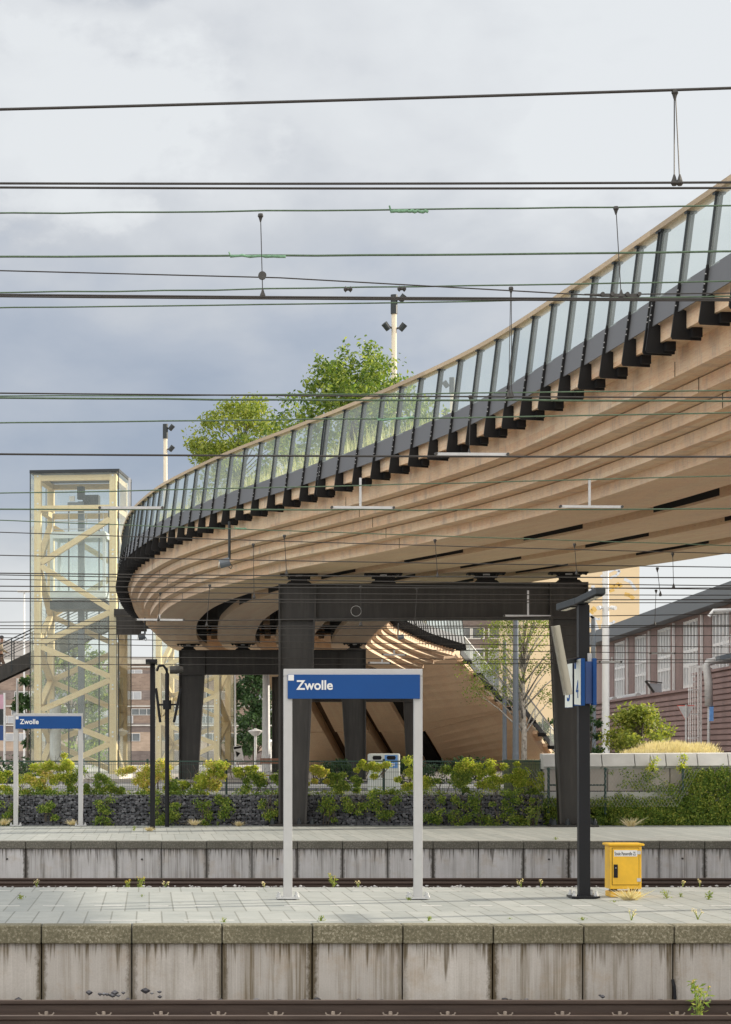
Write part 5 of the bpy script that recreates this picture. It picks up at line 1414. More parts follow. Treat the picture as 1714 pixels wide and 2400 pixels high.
# ladder with cage on the wall
d_ = 103.0; lx0 = ax(1628, d_)
t = thing('caged_ladder', 'white caged ladder climbing the ribbed wall', 'ladder', (lx0, d_, STZ))
m = MB(); zt_ = az(1563, d_)
for px in (1637, 1643): x = ax(px, d_); m.beam((x, d_, STZ), (x, d_, zt_), .06, .08)
z = STZ+.2
while z < zt_: m.beam((ax(1637, d_), d_, z), (ax(1643, d_), d_, z), .03, .03); z += .28
m.build('ladder', MT['white'], t)
m = MB()
for px in (1609, 1613, 1618, 1623, 1629): m.tube([(ax(px, d_), d_-.5, az(1745, d_)), (ax(px, d_), d_-.5, zt_)], .022, 5)
for py in (1563, 1617, 1674, 1730): m.beam((ax(1608, d_), d_-.45, az(py, d_)), (ax(1638, d_), d_-.1, az(py, d_)), .05, .07)
m.beam((ax(1600, d_), d_-.2, zt_), (ax(1680, d_), d_-.2, zt_), .06, .1)
m.build('safety_cage', MT['white'], t)
# silver duct on a pole, gantry at the right edge
d_ = 100
t = thing('exhaust_duct', 'silver bent exhaust duct on a thin pole at the right edge', 'duct', (ax(1660, d_), d_, STZ))
m = MB(); m.tube([at(1662, 1655, d_), at(1661, 1600, d_), at(1656, 1560, d_), at(1660, 1552, d_), at(1675, 1549, d_), at(1712, 1547, d_)], [.19, .19, .17, .17, .15, .15], 12); m.build('duct', MT['alu'], t, smooth=True)
m = MB(); m.tube([at(1661, 1778, d_), at(1662, 1655, d_)], .07, 8); m.build('pole', MT['zinc'], t)
m = MB(); a_ = at(1666, 1672, d_); m.box(a_.x-.08, a_.x+.08, a_.y-.2, a_.y-.05, a_.z-.35, a_.z+.3); m.build('meter_box', MT['blue_light'], t)
t = thing('access_gantry', 'grey steel walkway with railing before the last window at the right edge', 'walkway', (ax(1700, 99), 99, az(1536, 99)))
m = MB(); m.beam(at(1683, 1543, 99), at(1760, 1525, 99), .8, .2); m.build('walkway', MT['greypaint'], t)
m = MB()
for k in range(5): p = at(1700+14*k, 1538-4*k, 99); m.beam(p, p+Vector((0, 0, .9)), .04, .04)
m.beam(at(1700, 1492, 99), at(1760, 1480, 99), .05, .05); m.beam(at(1700, 1512, 99), at(1760, 1500, 99), .04, .04)
m.tube([at(1662, 1445, 99), at(1672, 1431, 99), at(1765, 1428, 99)], .08, 8)
m.build('railing', MT['white'], t)

# --- yellow block with faded mural
d_ = 190.0; bx0, bx1 = ax(1230, d_), ax(1499, d_)
yb = thing('yellow_building', 'tall windowless pale yellow block with a faded mural behind the hall', 'building', ((bx0+bx1)/2, d_, STZ))
m = MB(); m.box(bx0, bx1, d_, d_+14, STZ, az(1255, d_)); m.build('wall', MT['render_yellow'], yb)
m = MB(); m.box(bx0-.2, bx1+.2, d_-.2, d_+14.2, az(1255, d_)+.003, az(1247, d_)); m.build('roof', MT['roof_grey'], yb)
rnd = random.Random(9)
def stroke(m, pts, w_, off):
    P = [Vector((ax(px, d_), d_, az(py, d_))) for px, py in pts]
    for a_, b_ in zip(P, P[1:]):
        t_ = (b_-a_).normalized(); n_ = Vector((t_.z, 0, -t_.x))*w_*d_/FP/2
        y = Vector((0, -off, 0))
        m.add([a_-n_+y, b_-n_+y, b_+n_+y, a_+n_+y], [(0, 1, 2, 3)])
m = MB()
for pts, w_ in (([(1408, 1352), (1424, 1342), (1441, 1334), (1453, 1338), (1446, 1348), (1430, 1355)], 6), ([(1463, 1357), (1478, 1364), (1491, 1383)], 7), ([(1380, 1438), (1392, 1450), (1401, 1475), (1408, 1492)], 7), ([(1376, 1452), (1386, 1470), (1398, 1490)], 6),
               ([(1384, 1446), (1404, 1452), (1407, 1449)], 5), ([(1412, 1475), (1413, 1462), (1436, 1461), (1441, 1455)], 6), ([(1412, 1474), (1430, 1476), (1437, 1468)], 5), ([(1390, 1372), (1390, 1382), (1380, 1386)], 8), ([(1414, 1360), (1420, 1368)], 9)):
    stroke(m, pts, w_, .012)
pieces(m, 'mural_stroke', MT['mural_pale'], yb)
m = MB()
for pts, w_ in (([(1428, 1372), (1440, 1375), (1452, 1368), (1456, 1376)], 9), ([(1379, 1438), (1390, 1432), (1396, 1424)], 12), ([(1464, 1392), (1476, 1395), (1486, 1404)], 9), ([(1420, 1378), (1428, 1386), (1440, 1382)], 7), ([(1374, 1476), (1376, 1500)], 10)):
    stroke(m, pts, w_, .006)
pieces(m, 'mural_patch', MT['mural_ochre'], yb)

# --- grey building behind the birch
d_ = 205.0; x0, x1 = ax(1060, d_), ax(1345, d_)
gb = thing('grey_building', 'grey pitched roof building with small windows behind the birch', 'building', ((x0+x1)/2, d_, STZ))
m = MB(); m.box(x0, x1, d_, d_+12, STZ, az(1620, d_)); m.build('wall', MT['grey_render'], gb)
m = MB(); m.prism([(-.6, 0), (12.6, 0), (6, 5.2)], lambda a, b_: (x0-.4, d_+a, az(1620, d_)+.004+b_), lambda a, b_: (x1+.4, d_+a, az(1620, d_)+.004+b_)); m.build('roof', MT['roof_grey'], gb)
m = MB(); m.box(x0+1, x1-1, d_+3, d_+12, az(1590, d_), az(1440, d_)); m.build('upper_storey', MT['brick_dark'], gb)
for px in (1100, 1132, 1172, 1215, 1250, 1290):
    for py in (1480, 1530, 1640, 1690):
        x = ax(px, d_); z = az(py, d_); yy = d_ if py > 1600 else d_+3
        m = MB(); m.box(x-.62, x+.62, yy-.06, yy+.04, z-.55, z+.55); w_ = m.build('window', MT['white'], gb)
        q = MB(); q.box(x-.5, x+.5, yy-.08, yy-.062, z-.45, z+.45); q.build('pane', MT['pane'] if rnd.random() < .6 else MT['blind'], w_)

# --- long brick office building at the left
d_ = 230.0; x0, x1 = ax(-120, d_), ax(760, d_)
lb = thing('brick_office', 'long brown brick building with bands of windows behind the lift towers', 'building', ((x0+x1)/2, d_, STZ))
def rz_(y): return az(y, d_)
bands = [(1800, 1760, 'brick_dark'), (1760, 1738, 'brick_light'), (1738, 1716, 'brick_light'), (1716, 1694, 'brick_dark'), (1694, 1676, 'brick_left'), (1676, 1658, 'brick_left'), (1658, 1640, 'brick_left'), (1640, 1618, 'brick_dark'), (1618, 1579, 'brick_left'), (1579, 1571, 'brick_dark'), (1571, 1556, 'brick_left')]
wb = [(1738, 1718), (1696, 1677), (1677, 1660), (1640, 1620), (1579, 1569)]
for a_, b_, mt in bands:
    m = MB(); m.box(x0, x1, d_, d_+16, rz_(a_), rz_(b_)-.004); m.build('wall_band', MT[mt], lb)
m = MB(); m.box(x0-.2, x1+.2, d_-.25, d_+16.2, rz_(1556), rz_(1546)); m.build('parapet', MT['concrete_pale'], lb)
m = MB(); m.box(x0, ax(75, d_), d_+4, d_+15, rz_(1546)+.003, rz_(1497)); m.box(ax(290, d_), ax(420, d_), d_+5, d_+15, rz_(1546)+.003, rz_(1536)); pieces(m, 'roof_storey', MT['grey_render'], lb)
for a_, b_ in wb:
    x = x0+rnd.uniform(0, 2)
    while x < x1-4:
        w_ = rnd.choice((1.6, 2.4, 3.2))
        if ax(-20, d_) < x < ax(700, d_):
            m = MB(); z0_, z1_ = rz_(a_)+.03, rz_(b_)-.03
            m.box(x, x+w_, d_-.07, d_-.003, z0_, z1_); f_ = m.build('window', MT['white'], lb)
            q = MB(); n_ = max(1, round(w_/.8))
            for k in range(n_): q.box(x+.05+(w_-.06)*k/n_, x+(w_-.06)*(k+1)/n_, d_-.085, d_-.072, z0_+.05, z1_-.05)
            q.build('pane', MT['pane'] if rnd.random() < .35 else MT['blind'], f_)
        x += w_+rnd.choice((.05, .05, .9, 1.8))
for py in (1700, 1655, 1563):
    m = MB(); m.box(x0, x1, d_-.2, d_-.09, rz_(py)-.06, rz_(py)+.06); m.build('string_course', MT['concrete_pale'], lb)
# --- a low far block closing the view at street level
d_ = 260.0
m = MB(); x0, x1 = ax(700, d_), ax(1700, d_); m.box(x0, x1, d_, d_+10, STZ, az(1690, d_)); fb = tag(m.build('distant_block', MT['brick_dark'], None), 'low distant brick block far behind the bridge stair', 'building')

# ================================================================== VEGETATION
tree('street_tree', 'dark dense tree between the second lift tower and the thick white pole', 'tree', (ax(598, 170), 170, STZ), az(1560, 170), 4.6, 'leaf_dark', .20, 6500, 31, trunk_r=.16, lobes=44, stem=.12, fill=1.05)
tree('street_tree', 'dark tree seen through the glass of the tall lift tower', 'tree', (ax(170, 135), 135, STZ), az(1500, 135), 5.0, 'leaf_deck', .17, 6000, 32, trunk_r=.14, lobes=40, stem=.15)
tree('street_tree', 'narrow dark tree poking out left of the tall lift tower', 'tree', (ax(66, 130), 130, STZ), az(1585, 130), 1.7, 'leaf_dark', .16, 1800, 33, trunk_r=.1, lobes=18, stem=.25)
tree('birch_tree', 'slender birch with a spotted pale trunk before the far stair', 'birch', (ax(1226, 86), 86, STZ), az(1410, 86), 3.9, 'leaf_birch', .06, 6500, 34, bark='birch', trunk_r=.13, lobes=46, stem=.42, fill=1.05)
tree('shrub', 'big yellow green shrub in front of the ribbed wall', 'shrub', (ax(1500, 70), 70, STZ+.4), az(1660, 70), 2.35, 'leaf_shrub', .075, 5600, 35, trunk_r=.05, lobes=46, stem=.05, multi=4, fill=1.0)
tree('shrub', 'dark bush behind the blue grey pole under the number boxes', 'shrub', (ax(1385, 78), 78, STZ), az(1655, 78), 1.1, 'leaf_dark', .09, 1800, 36, trunk_r=.05, lobes=20, stem=.05, multi=2)
tree('shrub', 'dark green bush right of the far stair foot', 'shrub', (ax(1272, 150), 150, STZ), az(1690, 150), 3.2, 'leaf_dark', .15, 1900, 37, trunk_r=.06, lobes=18, stem=.05, multi=2)
# feathery grass on the wall
rnd = random.Random(8); f = MB()
for k in range(6500):
    px = rnd.uniform(1488, 1655); d = rnd.uniform(62, 66); b_ = Vector((ax(px, 64), d, 1.75))
    h = (.40*math.sqrt(max(.05, 1-((px-1575)/92)**2))+.10*math.sin(px*.09)*.5)*rnd.uniform(.45, 1.25)+.05
    l_ = Vector((rnd.gauss(.06, .20), rnd.gauss(0, .2), 1))*h; w_ = Vector((1, rnd.uniform(-.5, .5), 0))*.0032
    f.add([b_-w_, b_+w_, b_+l_*.7+w_, b_+l_*.7-w_], [(0, 1, 2, 3)]); e = b_+l_
    f.add([b_+l_*.68-w_*2.4, b_+l_*.84+w_*2.8, e], [(0, 1, 2)])
single(f, 'feather_grass', MT['straw'], 'pale feathery grass above the white coping in front of the shrub', 'grass', kind='stuff')
g = MB(); g.box(PX0, PX1, 60.1, 66.5, STZ, 1.74); single(g, 'raised_bed', MT['verge'], None, None, kind='structure')

def vine(name, label, px, pyt, pyb, wpx, d, leaf, n, size, seed, group, hang=False):
    rnd = random.Random(seed); zt, zb = az(pyt, d), az(pyb, d); w_ = wpx*d/FP; x = ax(px, d)
    t = thing(name, label, 'climbing plant', (x, d, zb), group=group)
    m = MB(); cl_ = []
    for k in range(5):
        a_ = Vector((x+rnd.uniform(-.3, .3)*w_, d, zb)); pts = [a_]
        for q in range(1, 5): pts.append(Vector((a_.x+rnd.uniform(-.25, .25)*w_*q/3, d-.05-rnd.uniform(0, .1), zb+(zt-zb)*q/4*rnd.uniform(.85, 1))))
        m.tube(pts, [.014, .012, .009, .006, .004], 5)
    m.build('stem', MT['bark'], t)
    f = MB()
    nl = max(5, int(14*(zt-zb)*w_/1.2)+6)
    for k in range(nl):
        u = rnd.random(); zz2 = zb+(zt-zb)*(u if hang else u**.8)*rnd.choice((.72, .85, .95))
        ww = w_/2*(1 if not hang else (.5+.5*u))
        c = (x+rnd.uniform(-1.15, 1.15)*ww, d-.06-rnd.uniform(0, .16), zz2)
        r_ = rnd.uniform(.06, .17)
        leafmesh(f, clump(c, (r_*1.3, r_*.6, r_), n//nl, rnd, .1), size, rnd, .5, 1.25)
    f.build('foliage', MT[leaf], t)
VD = 59.85
vines = [('leaf_vine', 35, 1790, 1862, 100, 'dark green vine heap at the left edge behind the left sign post'), ('leaf_vine', 118, 1780, 1840, 75, 'ragged yellow green vine between the posts of the left station sign, lower part'),
 ('leaf_autumn', 92, 1792, 1862, 60, 'small turning vine between the posts of the smaller station sign'), ('leaf_vine', 146, 1764, 1840, 46, 'tall bright vine top rising beside the right post of the smaller sign'),
 ('leaf_ivy', 205, 1802, 1866, 85, 'rounded dark green vine mound right of the smaller station sign'), ('leaf_ivy', 250, 1826, 1866, 60, 'low green vine right of the rounded mound'),
 ('leaf_autumn', 330, 1782, 1858, 75, 'yellowing vine behind the flat lamp pole'), ('leaf_autumn', 378, 1784, 1850, 50, 'yellowing vine behind the loudspeaker pole'),
 ('leaf_ivy', 418, 1820, 1866, 50, 'dark vine clump right of the loudspeaker pole'), ('leaf_vine', 455, 1790, 1866, 60, 'green vine in front of the middle portal column'),
 ('leaf_autumn', 500, 1782, 1850, 45, 'turning vine just right of the middle portal column'), ('leaf_vine', 560, 1776, 1826, 110, 'wide bright vine top before the bench'),
 ('leaf_ivy', 620, 1796, 1866, 75, 'dense dark vine beside the big portal column'), ('leaf_autumn', 745, 1780, 1838, 50, 'orange tinted vine between the sign posts on the left'),
 ('leaf_ivy', 812, 1800, 1866, 60, 'dark vine between the sign posts in the centre'), ('leaf_vine', 880, 1782, 1822, 85, 'bright vine across the pale litter bin'),
 ('leaf_vine', 965, 1776, 1850, 65, 'vine right behind the right post of the big sign'), ('leaf_ivy', 1048, 1790, 1866, 90, 'dark leafy vine right of the big sign'),
 ('leaf_vine', 1112, 1774, 1850, 80, 'yellow green vine top in front of the far stair foot'), ('leaf_vine', 1180, 1778, 1862, 90, 'bushy vine under the birch trunk'),
 ('leaf_vine', 1240, 1776, 1862, 55, 'vine at the left end of the concrete wall')]
for k, (lf, px, t_, b_, w_, lab) in enumerate(vines):
    vine('fence_vine', lab, px, t_, b_, w_, VD, lf, int(1700+w_*28), .040, 100+k, 'vines climbing over the mesh fence')
hang = [(20, 1866, 1930, 40, 'vine patch low on the gabion at the left edge'), (118, 1870, 1925, 45, 'thin vine on the gabion between the smaller sign posts'), (242, 1858, 1932, 46, 'broad vine hanging down the gabion left of the flat lamp pole'),
 (378, 1855, 1932, 36, 'vine hanging down the gabion behind the poles'), (408, 1866, 1925, 32, 'sparse vine on the gabion just right of the loudspeaker pole'),
 (480, 1868, 1930, 38, 'small hanging vine in the middle of the gabion'), (525, 1860, 1910, 36, 'short vine over the gabion top before the bench'), (632, 1850, 1918, 40, 'dense vine on the gabion beside the big column'),
 (770, 1855, 1932, 44, 'vine hanging on the gabion left between the big sign posts'), (840, 1858, 1905, 70, 'vine fringe along the gabion top in the middle of the big sign'), (905, 1858, 1925, 50, 'vine on the gabion at the right between the big sign posts'),
 (1012, 1850, 1925, 60, 'vine hanging just right of the big sign'), (1075, 1845, 1932, 80, 'dark mass of vine covering the gabion right of the big sign'), (1150, 1840, 1936, 110, 'dense dark vine covering the right end of the gabion'), (1225, 1845, 1938, 90, 'dense vine where the gabion meets the concrete wall')]
for k, (px, t_, b_, w_, lab) in enumerate(hang):
    vine('gabion_vine', lab, px, t_, b_, w_, 59.2, 'leaf_ivy', int(380+w_*11), .044, 200+k, 'vines hanging over the gabion wall', True)
rnd = random.Random(55); f = MB()
for k in range(900):
    px = rnd.uniform(-20, 1275); dn = .5+.5*math.sin(px*.021)+.4*math.sin(px*.057+1)
    if rnd.random() > dn: continue
    hh = rnd.uniform(.04, .16); c = (ax(px, 59.6), 59.45+rnd.uniform(-.15, .3), .82+hh*.6)
    leafmesh(f, clump(c, (.14, .08, hh), 12, rnd, .1), .042, rnd, -.1, 1.5)
single(f, 'undergrowth', MT['leaf_ivy'], 'low green growth along the top of the stone gabion wall', 'undergrowth', kind='stuff')
# ivy mass over the concrete wall
rnd = random.Random(77); f = MB()
def dens(px, py):
    v = 0
    if py > 1872: v = 1
    if px > 1590: v = max(v, min(1, (px-1590)/40) * (1 if py > 1806 else .35))
    if 1425 < px < 1560 and 1806 < py < 1850: v = max(v, .30*(1-abs(px-1500)/75))
    if py > 1838 and px > 1540: v = max(v, .5)
    if 1440 < px < 1480 and py > 1862: v = max(v, .8)
    return v
for k in range(3000):
    px, py = rnd.uniform(1275, 1735), rnd.uniform(1798, 1936)
    if rnd.random() > dens(px, py): continue
    d = 59.52-rnd.uniform(0, .28); r_ = rnd.uniform(.07, .17)
    leafmesh(f, clump((ax(px, d), d, max(.06, az(py, d))), (r_*1.2, r_*.7, r_), 17, rnd, .1), .048, rnd, .5, 1.2)
single(f, 'ivy', MT['leaf_ivy'], 'thick ivy covering the concrete wall at the right above the far platform', 'ivy', kind='stuff')
for k, (px, py, lab) in enumerate(((1527, 1775, 'small vine tip hanging over the white coping, left one'), (1597, 1773, 'small vine tip hanging over the white coping, right one'))):
    vine('coping_vine', lab, px, py-8, py+34, 16, 59.43, 'leaf_vine', 200, .05, 300+k, 'vine tips over the coping', True)
# background greenery at street level
for k, (px, d, top, w_, lab) in enumerate(((20, 85, 1800, 2.5, 'low grey green bush at the far left behind the fence'), (960, 84, 1800, 2.0, 'low dark bush behind the big sign post'), (790, 84, 1800, 1.6, 'low bush between the sign posts behind the fence'), (1090, 80, 1800, 2.0, 'low dark bush in front of the far stair'))):
    tree('bush', lab, 'bush', (ax(px, d), d, STZ), az(top, d)+.25, w_, 'leaf_dark', .10, 900, 400+k, trunk_r=.03, lobes=14, stem=.05, multi=2)
# weeds: (px, py of the foot, height px, distance, flower)
def weed(px, pyb, h, d, kind, label, seed):
    rnd = random.Random(seed); b_ = at(px, pyb, d); H = h*d/FP
    t = thing('weed', label, 'weed', b_, group='weeds on platforms and tracks')
    m = MB(); f = MB(); pt_ = MB(); ns = {'tall': 5, 'flower': 6, 'tuft': 0, 'leafy': 5, 'dry': 4}[kind]
    for k in range(ns):
        dx = rnd.gauss(0, .16)*H; tip = b_+Vector((dx*1.5, rnd.gauss(0, .12)*H, H*rnd.uniform(.6, 1)))
        mid = b_.lerp(tip, .5)+Vector((-dx*.2, 0, 0)); m.tube([b_, mid, tip], [.006, .005, .003], 4)
        if kind != 'dry': leafmesh(f, [b_.lerp(tip, rnd.random()) + Vector((rnd.gauss(0, .02), rnd.gauss(0, .02), 0)) for _ in range(10 if kind != 'tall' else 26)], min(.03, .10*H) if kind != 'leafy' else min(.045, .13*H), rnd, -.3, 2.3)
        if kind in ('flower', 'tall'): leafmesh(pt_, clump(tip, (.018, .018, .012), 7, rnd), .010, rnd)
        if kind == 'dry': leafmesh(pt_, clump(tip, (.010, .010, .03), 9, rnd), .012, rnd)
    if kind == 'tuft':
        for k in range(110):
            l_ = Vector((rnd.gauss(0, .75), rnd.gauss(0, .5), rnd.uniform(.4, 1)))*H; w_ = Vector((.0017, .001, 0))
            f.add([b_-w_+Vector((rnd.gauss(0, .03), 0, 0)), b_+w_, b_+l_], [(0, 1, 2)])
    if m.v: m.build('stem', MT['weed'], t)
    if f.v: f.build('leaves', MT['straw'] if kind == 'tuft' else MT['weed'], t)
    if pt_.v: pt_.build('flower', MT['petal'] if kind != 'dry' else MT['straw'], t)
W = [(1636, 2400, 108, 23.0, 'tall', 'tall yellow flowering weed beside the rail at the bottom right'), (1580, 2402, 22, 22.6, 'leafy', 'small leafy weed at the bottom edge left of the tall one'),
 (330, 2081, 28, 31.85, 'flower', 'yellow flowering weed at the platform back edge, left part'), (298, 2081, 20, 31.85, 'flower', 'smaller yellow flower beside the left flowering weed'), (782, 2081, 36, 31.85, 'flower', 'yellow flowering weed between the big sign posts'),
 (840, 2081, 18, 31.85, 'dry', 'dry weed stalk left of the right sign post'), (87, 2081, 22, 31.85, 'dry', 'dry weed at the platform back edge on the far left'), (620, 2081, 12, 31.85, 'dry', 'pale dry weed left of the left sign post'), (388, 2079, 14, 31.85, 'dry', 'tiny dry weed right of the left flowers'),
 (1222, 2081, 22, 31.85, 'dry', 'dry stalk left of the black lamp post foot'), (1268, 2081, 18, 31.85, 'dry', 'dry stalk close to the black lamp post'), (1640, 2083, 24, 31.85, 'dry', 'dry grass stalk right of the yellow cabinet'), (1600, 2080, 16, 31.85, 'dry', 'small dry stalk at the right back edge'),
 (1478, 2112, 34, 28.9, 'tuft', 'dry grass tuft at the foot of the yellow cabinet'), (1440, 2118, 10, 28.5, 'leafy', 'little weed left of the grass tuft'), (1563, 2106, 20, 29.2, 'leafy', 'bright weed right of the yellow cabinet'), (1662, 2108, 20, 29.0, 'leafy', 'bright weed near the right edge of the near platform'),
 (1595, 2102, 10, 29.5, 'leafy', 'tiny weed between the two bright ones'), (1366, 2160, 12, 25.4, 'leafy', 'weed at the near platform edge below the lamp post'), (1196, 2158, 8, 25.6, 'leafy', 'tiny weed at the platform edge left of the lamp post'), (753, 2160, 16, 25.3, 'leafy', 'weed at the platform edge below the big sign'), (1005, 2160, 14, 25.3, 'leafy', 'weed at the platform edge right of the big sign'),
 (1480, 2160, 26, 25.4, 'dry', 'dry weed at the platform edge below the cabinet'), (1636, 2156, 26, 25.5, 'dry', 'dry weed at the platform edge at the right'), (48, 2107, 14, 29, 'leafy', 'dark weed in the paving at the far left'), (333, 2102, 6, 29.5, 'leafy', 'tiny tuft in the paving left of the big sign'), (958, 2110, 10, 28.6, 'leafy', 'small weed beside the right sign post foot'), (525, 2162, 12, 25.1, 'leafy', 'small weed at the edge in the left half'),
 (1258, 1934, 70, 58.6, 'flower', 'tall flowering weed bush left of the right portal column'), (1240, 1936, 46, 58.8, 'leafy', 'green weed clump left of the right portal column foot'), (314, 1946, 12, 55, 'leafy', 'weed left of the flat lamp pole foot'), (350, 1948, 12, 54.5, 'tuft', 'grass at the foot of the flat lamp pole'), (1480, 1938, 26, 58.5, 'tuft', 'dry grass tuft before the ivy at the right'), (455, 1934, 16, 58.8, 'tuft', 'dry grass tuft on the far platform before the gabion'), (560, 1936, 14, 58.8, 'tuft', 'dry grass tuft left of the big portal foot'), (10, 1934, 18, 58.8, 'tuft', 'dry grass at the left end of the far platform'), (170, 1934, 16, 58.8, 'tuft', 'dry grass beside the right post of the smaller sign'), (510, 1934, 10, 58.8, 'leafy', 'low green weed on the far platform'), (1302, 1968, 8, 49.4, 'leafy', 'yellow green tuft on the far platform edge')]
for k, (px, pb, h, d, kd, lab) in enumerate(W): weed(px, pb, h, d, kd, lab, 500+k)
#@@WIRES
# ================================================================== OVERHEAD WIRES
ORD = ['first', 'second', 'third', 'fourth', 'fifth', 'sixth', 'seventh', 'eighth', 'ninth', 'tenth', 'eleventh', 'twelfth', 'thirteenth', 'fourteenth', 'fifteenth', 'sixteenth', 'seventeenth', 'eighteenth', 'nineteenth', 'twentieth']
# y at the left edge, y at the right edge, distance, radius, green?
WR = [(256, 206, 11.3, .0075, 0), (429.4, 427, 11.25, .0062, 0), (439, 440, 11.4, .0062, 0), (499.7, 481, 14.1, .0055, 1), (601.4, 590, 17.0, .0085, 1), (684.8, 658, 18.0, .0065, 1),
      (690, 700, 14.0, .0062, 0), (694.5, 704, 14.15, .0062, 0), (722, 694, 18.1, .0062, 1), (921, 931, 17.9, .0065, 0), (931.8, 939, 18.05, .0085, 1), (928, 914.6, 19.5, .0065, 1), (990.5, 968, 21.3, .0075, 1),
      (1064, 1070, 21.5, .0105, 0), (1155.7, 1114.5, 26.0, .0075, 1), (1193, 1192, 26.2, .0095, 1), (1219, 1277.6, 31.0, .0075, 1), (1247, 1297, 33.0, .0075, 0), (1301, 1329, 35.0, .0085, 0),
      (1343, 1353.7, 35.5, .0105, 0), (1347, 1372.4, 36.0, .0085, 0), (1357, 1381, 37.0, .007, 0), (1373.4, 1377.7, 38.5, .0105, 0), (1385, 1394.6, 39.0, .0085, 0), (1402, 1404.8, 41.0, .0105, 0), (1408, 1412, 42.0, .0085, 0),
      (1457.7, 1438.6, 47.0, .010, 0), (1466, 1465, 48.6, .011, 0), (1473, 1468, 49.0, .010, 0), (1485, 1489, 51.5, .010, 0), (1494, 1516, 53.0, .010, 0), (1506, 1532, 54.5, .010, 0), (1537, 1546, 56.5, .010, 0), (1557, 1552, 57.4, .010, 0)]
look = {0: 'dark', 1: 'green patinated'}
for k, (yl, yr, d, r_, gr) in enumerate(WR):
    a, b_ = at(-90, yl-(yr-yl)*90/1714, d), at(1810, yr+(yr-yl)*96/1714, d)
    m = MB(); n_ = 16; rnd = random.Random(k)
    pts = []
    for q in range(n_+1):
        u = q/n_; p = a.lerp(b_, u); p.z += -.006*d/14*4*u*(1-u) + (rnd.gauss(0, .0022) if gr else 0); pts.append(p)
    m.tube(pts, r_, 6)
    if k < 14: lab = '%s overhead wire, %s from the top at the left edge of the photo' % (look[gr], ORD[k])
    else: lab = '%s overhead wire, %s from the bottom of the bundle before the lift tower' % (look[gr], ORD[len(WR)-1-k]) if len(WR)-1-k < 20 else '%s overhead wire crossing the lift tower' % look[gr]
    single(m, 'overhead_wire', MT['wire_green' if gr else 'wire'], lab, 'overhead wire', 'overhead wires across the tracks', smooth=True)
# slanting cross wire with its turnbuckle
m = MB(); D6 = 14.6; m.tube([at(-90, 632, D6), at(655, 651, D6), at(1372, 691, D6), at(1800, 686, D6)], .0045, 6); single(m, 'cross_wire', MT['wire'], 'thin wire slanting down to the right towards the dark turnbuckle', 'overhead wire')
def along(px, d, tab):   # y of a wire at px
    yl, yr = tab; return yl+(yr-yl)*px/1714
def sleeve(p0, p1, d, r_, label):
    m = MB(); a, b_ = at(*p0, d), at(*p1, d); n_ = 14; rnd = random.Random(int(p0[0]))
    m.tube([a.lerp(b_, q/n_)+Vector((0, rnd.gauss(0, .003), rnd.gauss(0, .003))) for q in range(n_+1)], [r_*rnd.uniform(.8, 1.25) for q in range(n_+1)], 8)
    m.tube([a, a+Vector((-.01, -.01, .03))], .006, 5)
    single(m, 'wire_sleeve', MT['patina'], label, 'wire sleeve', 'green sleeves on the wires')
sleeve((916, 494), (1004, 496), 14.08, .010, 'frayed bright green sleeve on the upper green wire')
sleeve((540, 600), (670, 602), 16.95, .010, 'long green sleeve on the thick green wire at the left')
sleeve((886, 985), (970, 978), 21.25, .010, 'frayed green sleeve on the wire in front of the glass railing')
sleeve((552, 1238), (578, 1239), 30.9, .009, 'small pale green sleeve on a thin wire below the railing')
# droppers: thin hangers with a clamp at each end
def dropper(p0, p1, d, label, twin=0, pulley=None, big=1.0):
    a, b_ = at(*p0, d), at(*p1, d); t = thing('wire_dropper', label, 'wire dropper', b_, group='droppers between the overhead wires')
    s_ = .016*big*(d/14)**.45
    m = MB()
    if twin: m.tube([a+Vector((-twin*.2, 0, 0)), b_+Vector((-twin, 0, .0))], .0032, 5); m.tube([a+Vector((twin*.2, 0, 0)), b_+Vector((twin, 0, 0))], .0032, 5)
    else: m.tube([a, b_], .0030*(d/14)**.6, 5)
    m.build('hanger_wire', MT['wire'], t)
    for p, up in ((a, -1), (b_, 1)):
        xs_ = (-twin, twin) if (twin and up == 1) else (0,)
        for dx in xs_:
            m = MB(); q = p+Vector((dx, 0, 0))
            m.lathe(q+Vector((0, 0, -s_)), [(s_*.7, 0), (s_*1.15, s_*.7), (s_*.9, s_*1.7)], 8)
            m.tube([q+Vector((0, 0, up*s_*.6)), q+Vector((0, 0, up*s_*2.6))], [s_*.9, s_*.28], 6)
            m.build('clamp', MT['clamp'], t)
    if pulley:
        c = at(*pulley, d); m = MB(); m.tube([c+Vector((0, -.012, 0)), c+Vector((0, .012, 0))], .026, 14); m.build('pulley', MT['clamp'], t)
dropper((1582, 216), (1587, 428), 11.3, 'twin dropper hanging below the topmost wire at the right', .014, big=1.1)
dropper((611, 505), (616, 692), 14.05, 'dropper with a round pulley at the left, above the loudspeaker poles', 0, (615, 646))
dropper((1444, 488), (1456, 694), 14.05, 'slightly slanting dropper that ends at the dark turnbuckle')
dropper((1198, 676), (1196, 928), 17.95, 'long twin dropper in front of the glass railing', .012)
dropper((1103, 930), (1100, 1064), 21.45, 'dropper ending at the silver bar in front of the steps of wood', 0)
dropper((667, 1256), (672, 1344), 33, 'dropper left of the big portal column top')
dropper((594, 1276), (596, 1400), 35.5, 'dropper in front of the leftmost timber curve, near the middle')
dropper((1020, 1266), (1026, 1350), 36.5, 'dropper before the bearings of the portal beam')
dropper((376, 1390), (372, 1452), 44, 'small dropper above the silver bar left of the timber bend')
dropper((492, 1372), (485, 1465), 42, 'dropper over the dark gap between the timber curves')
dropper((1347, 1276), (1352, 1344), 36.2, 'dropper above the twin lamp head')
dropper((1577, 1298), (1579, 1376), 38.6, 'dropper hanging in the sky right of the yellow building')
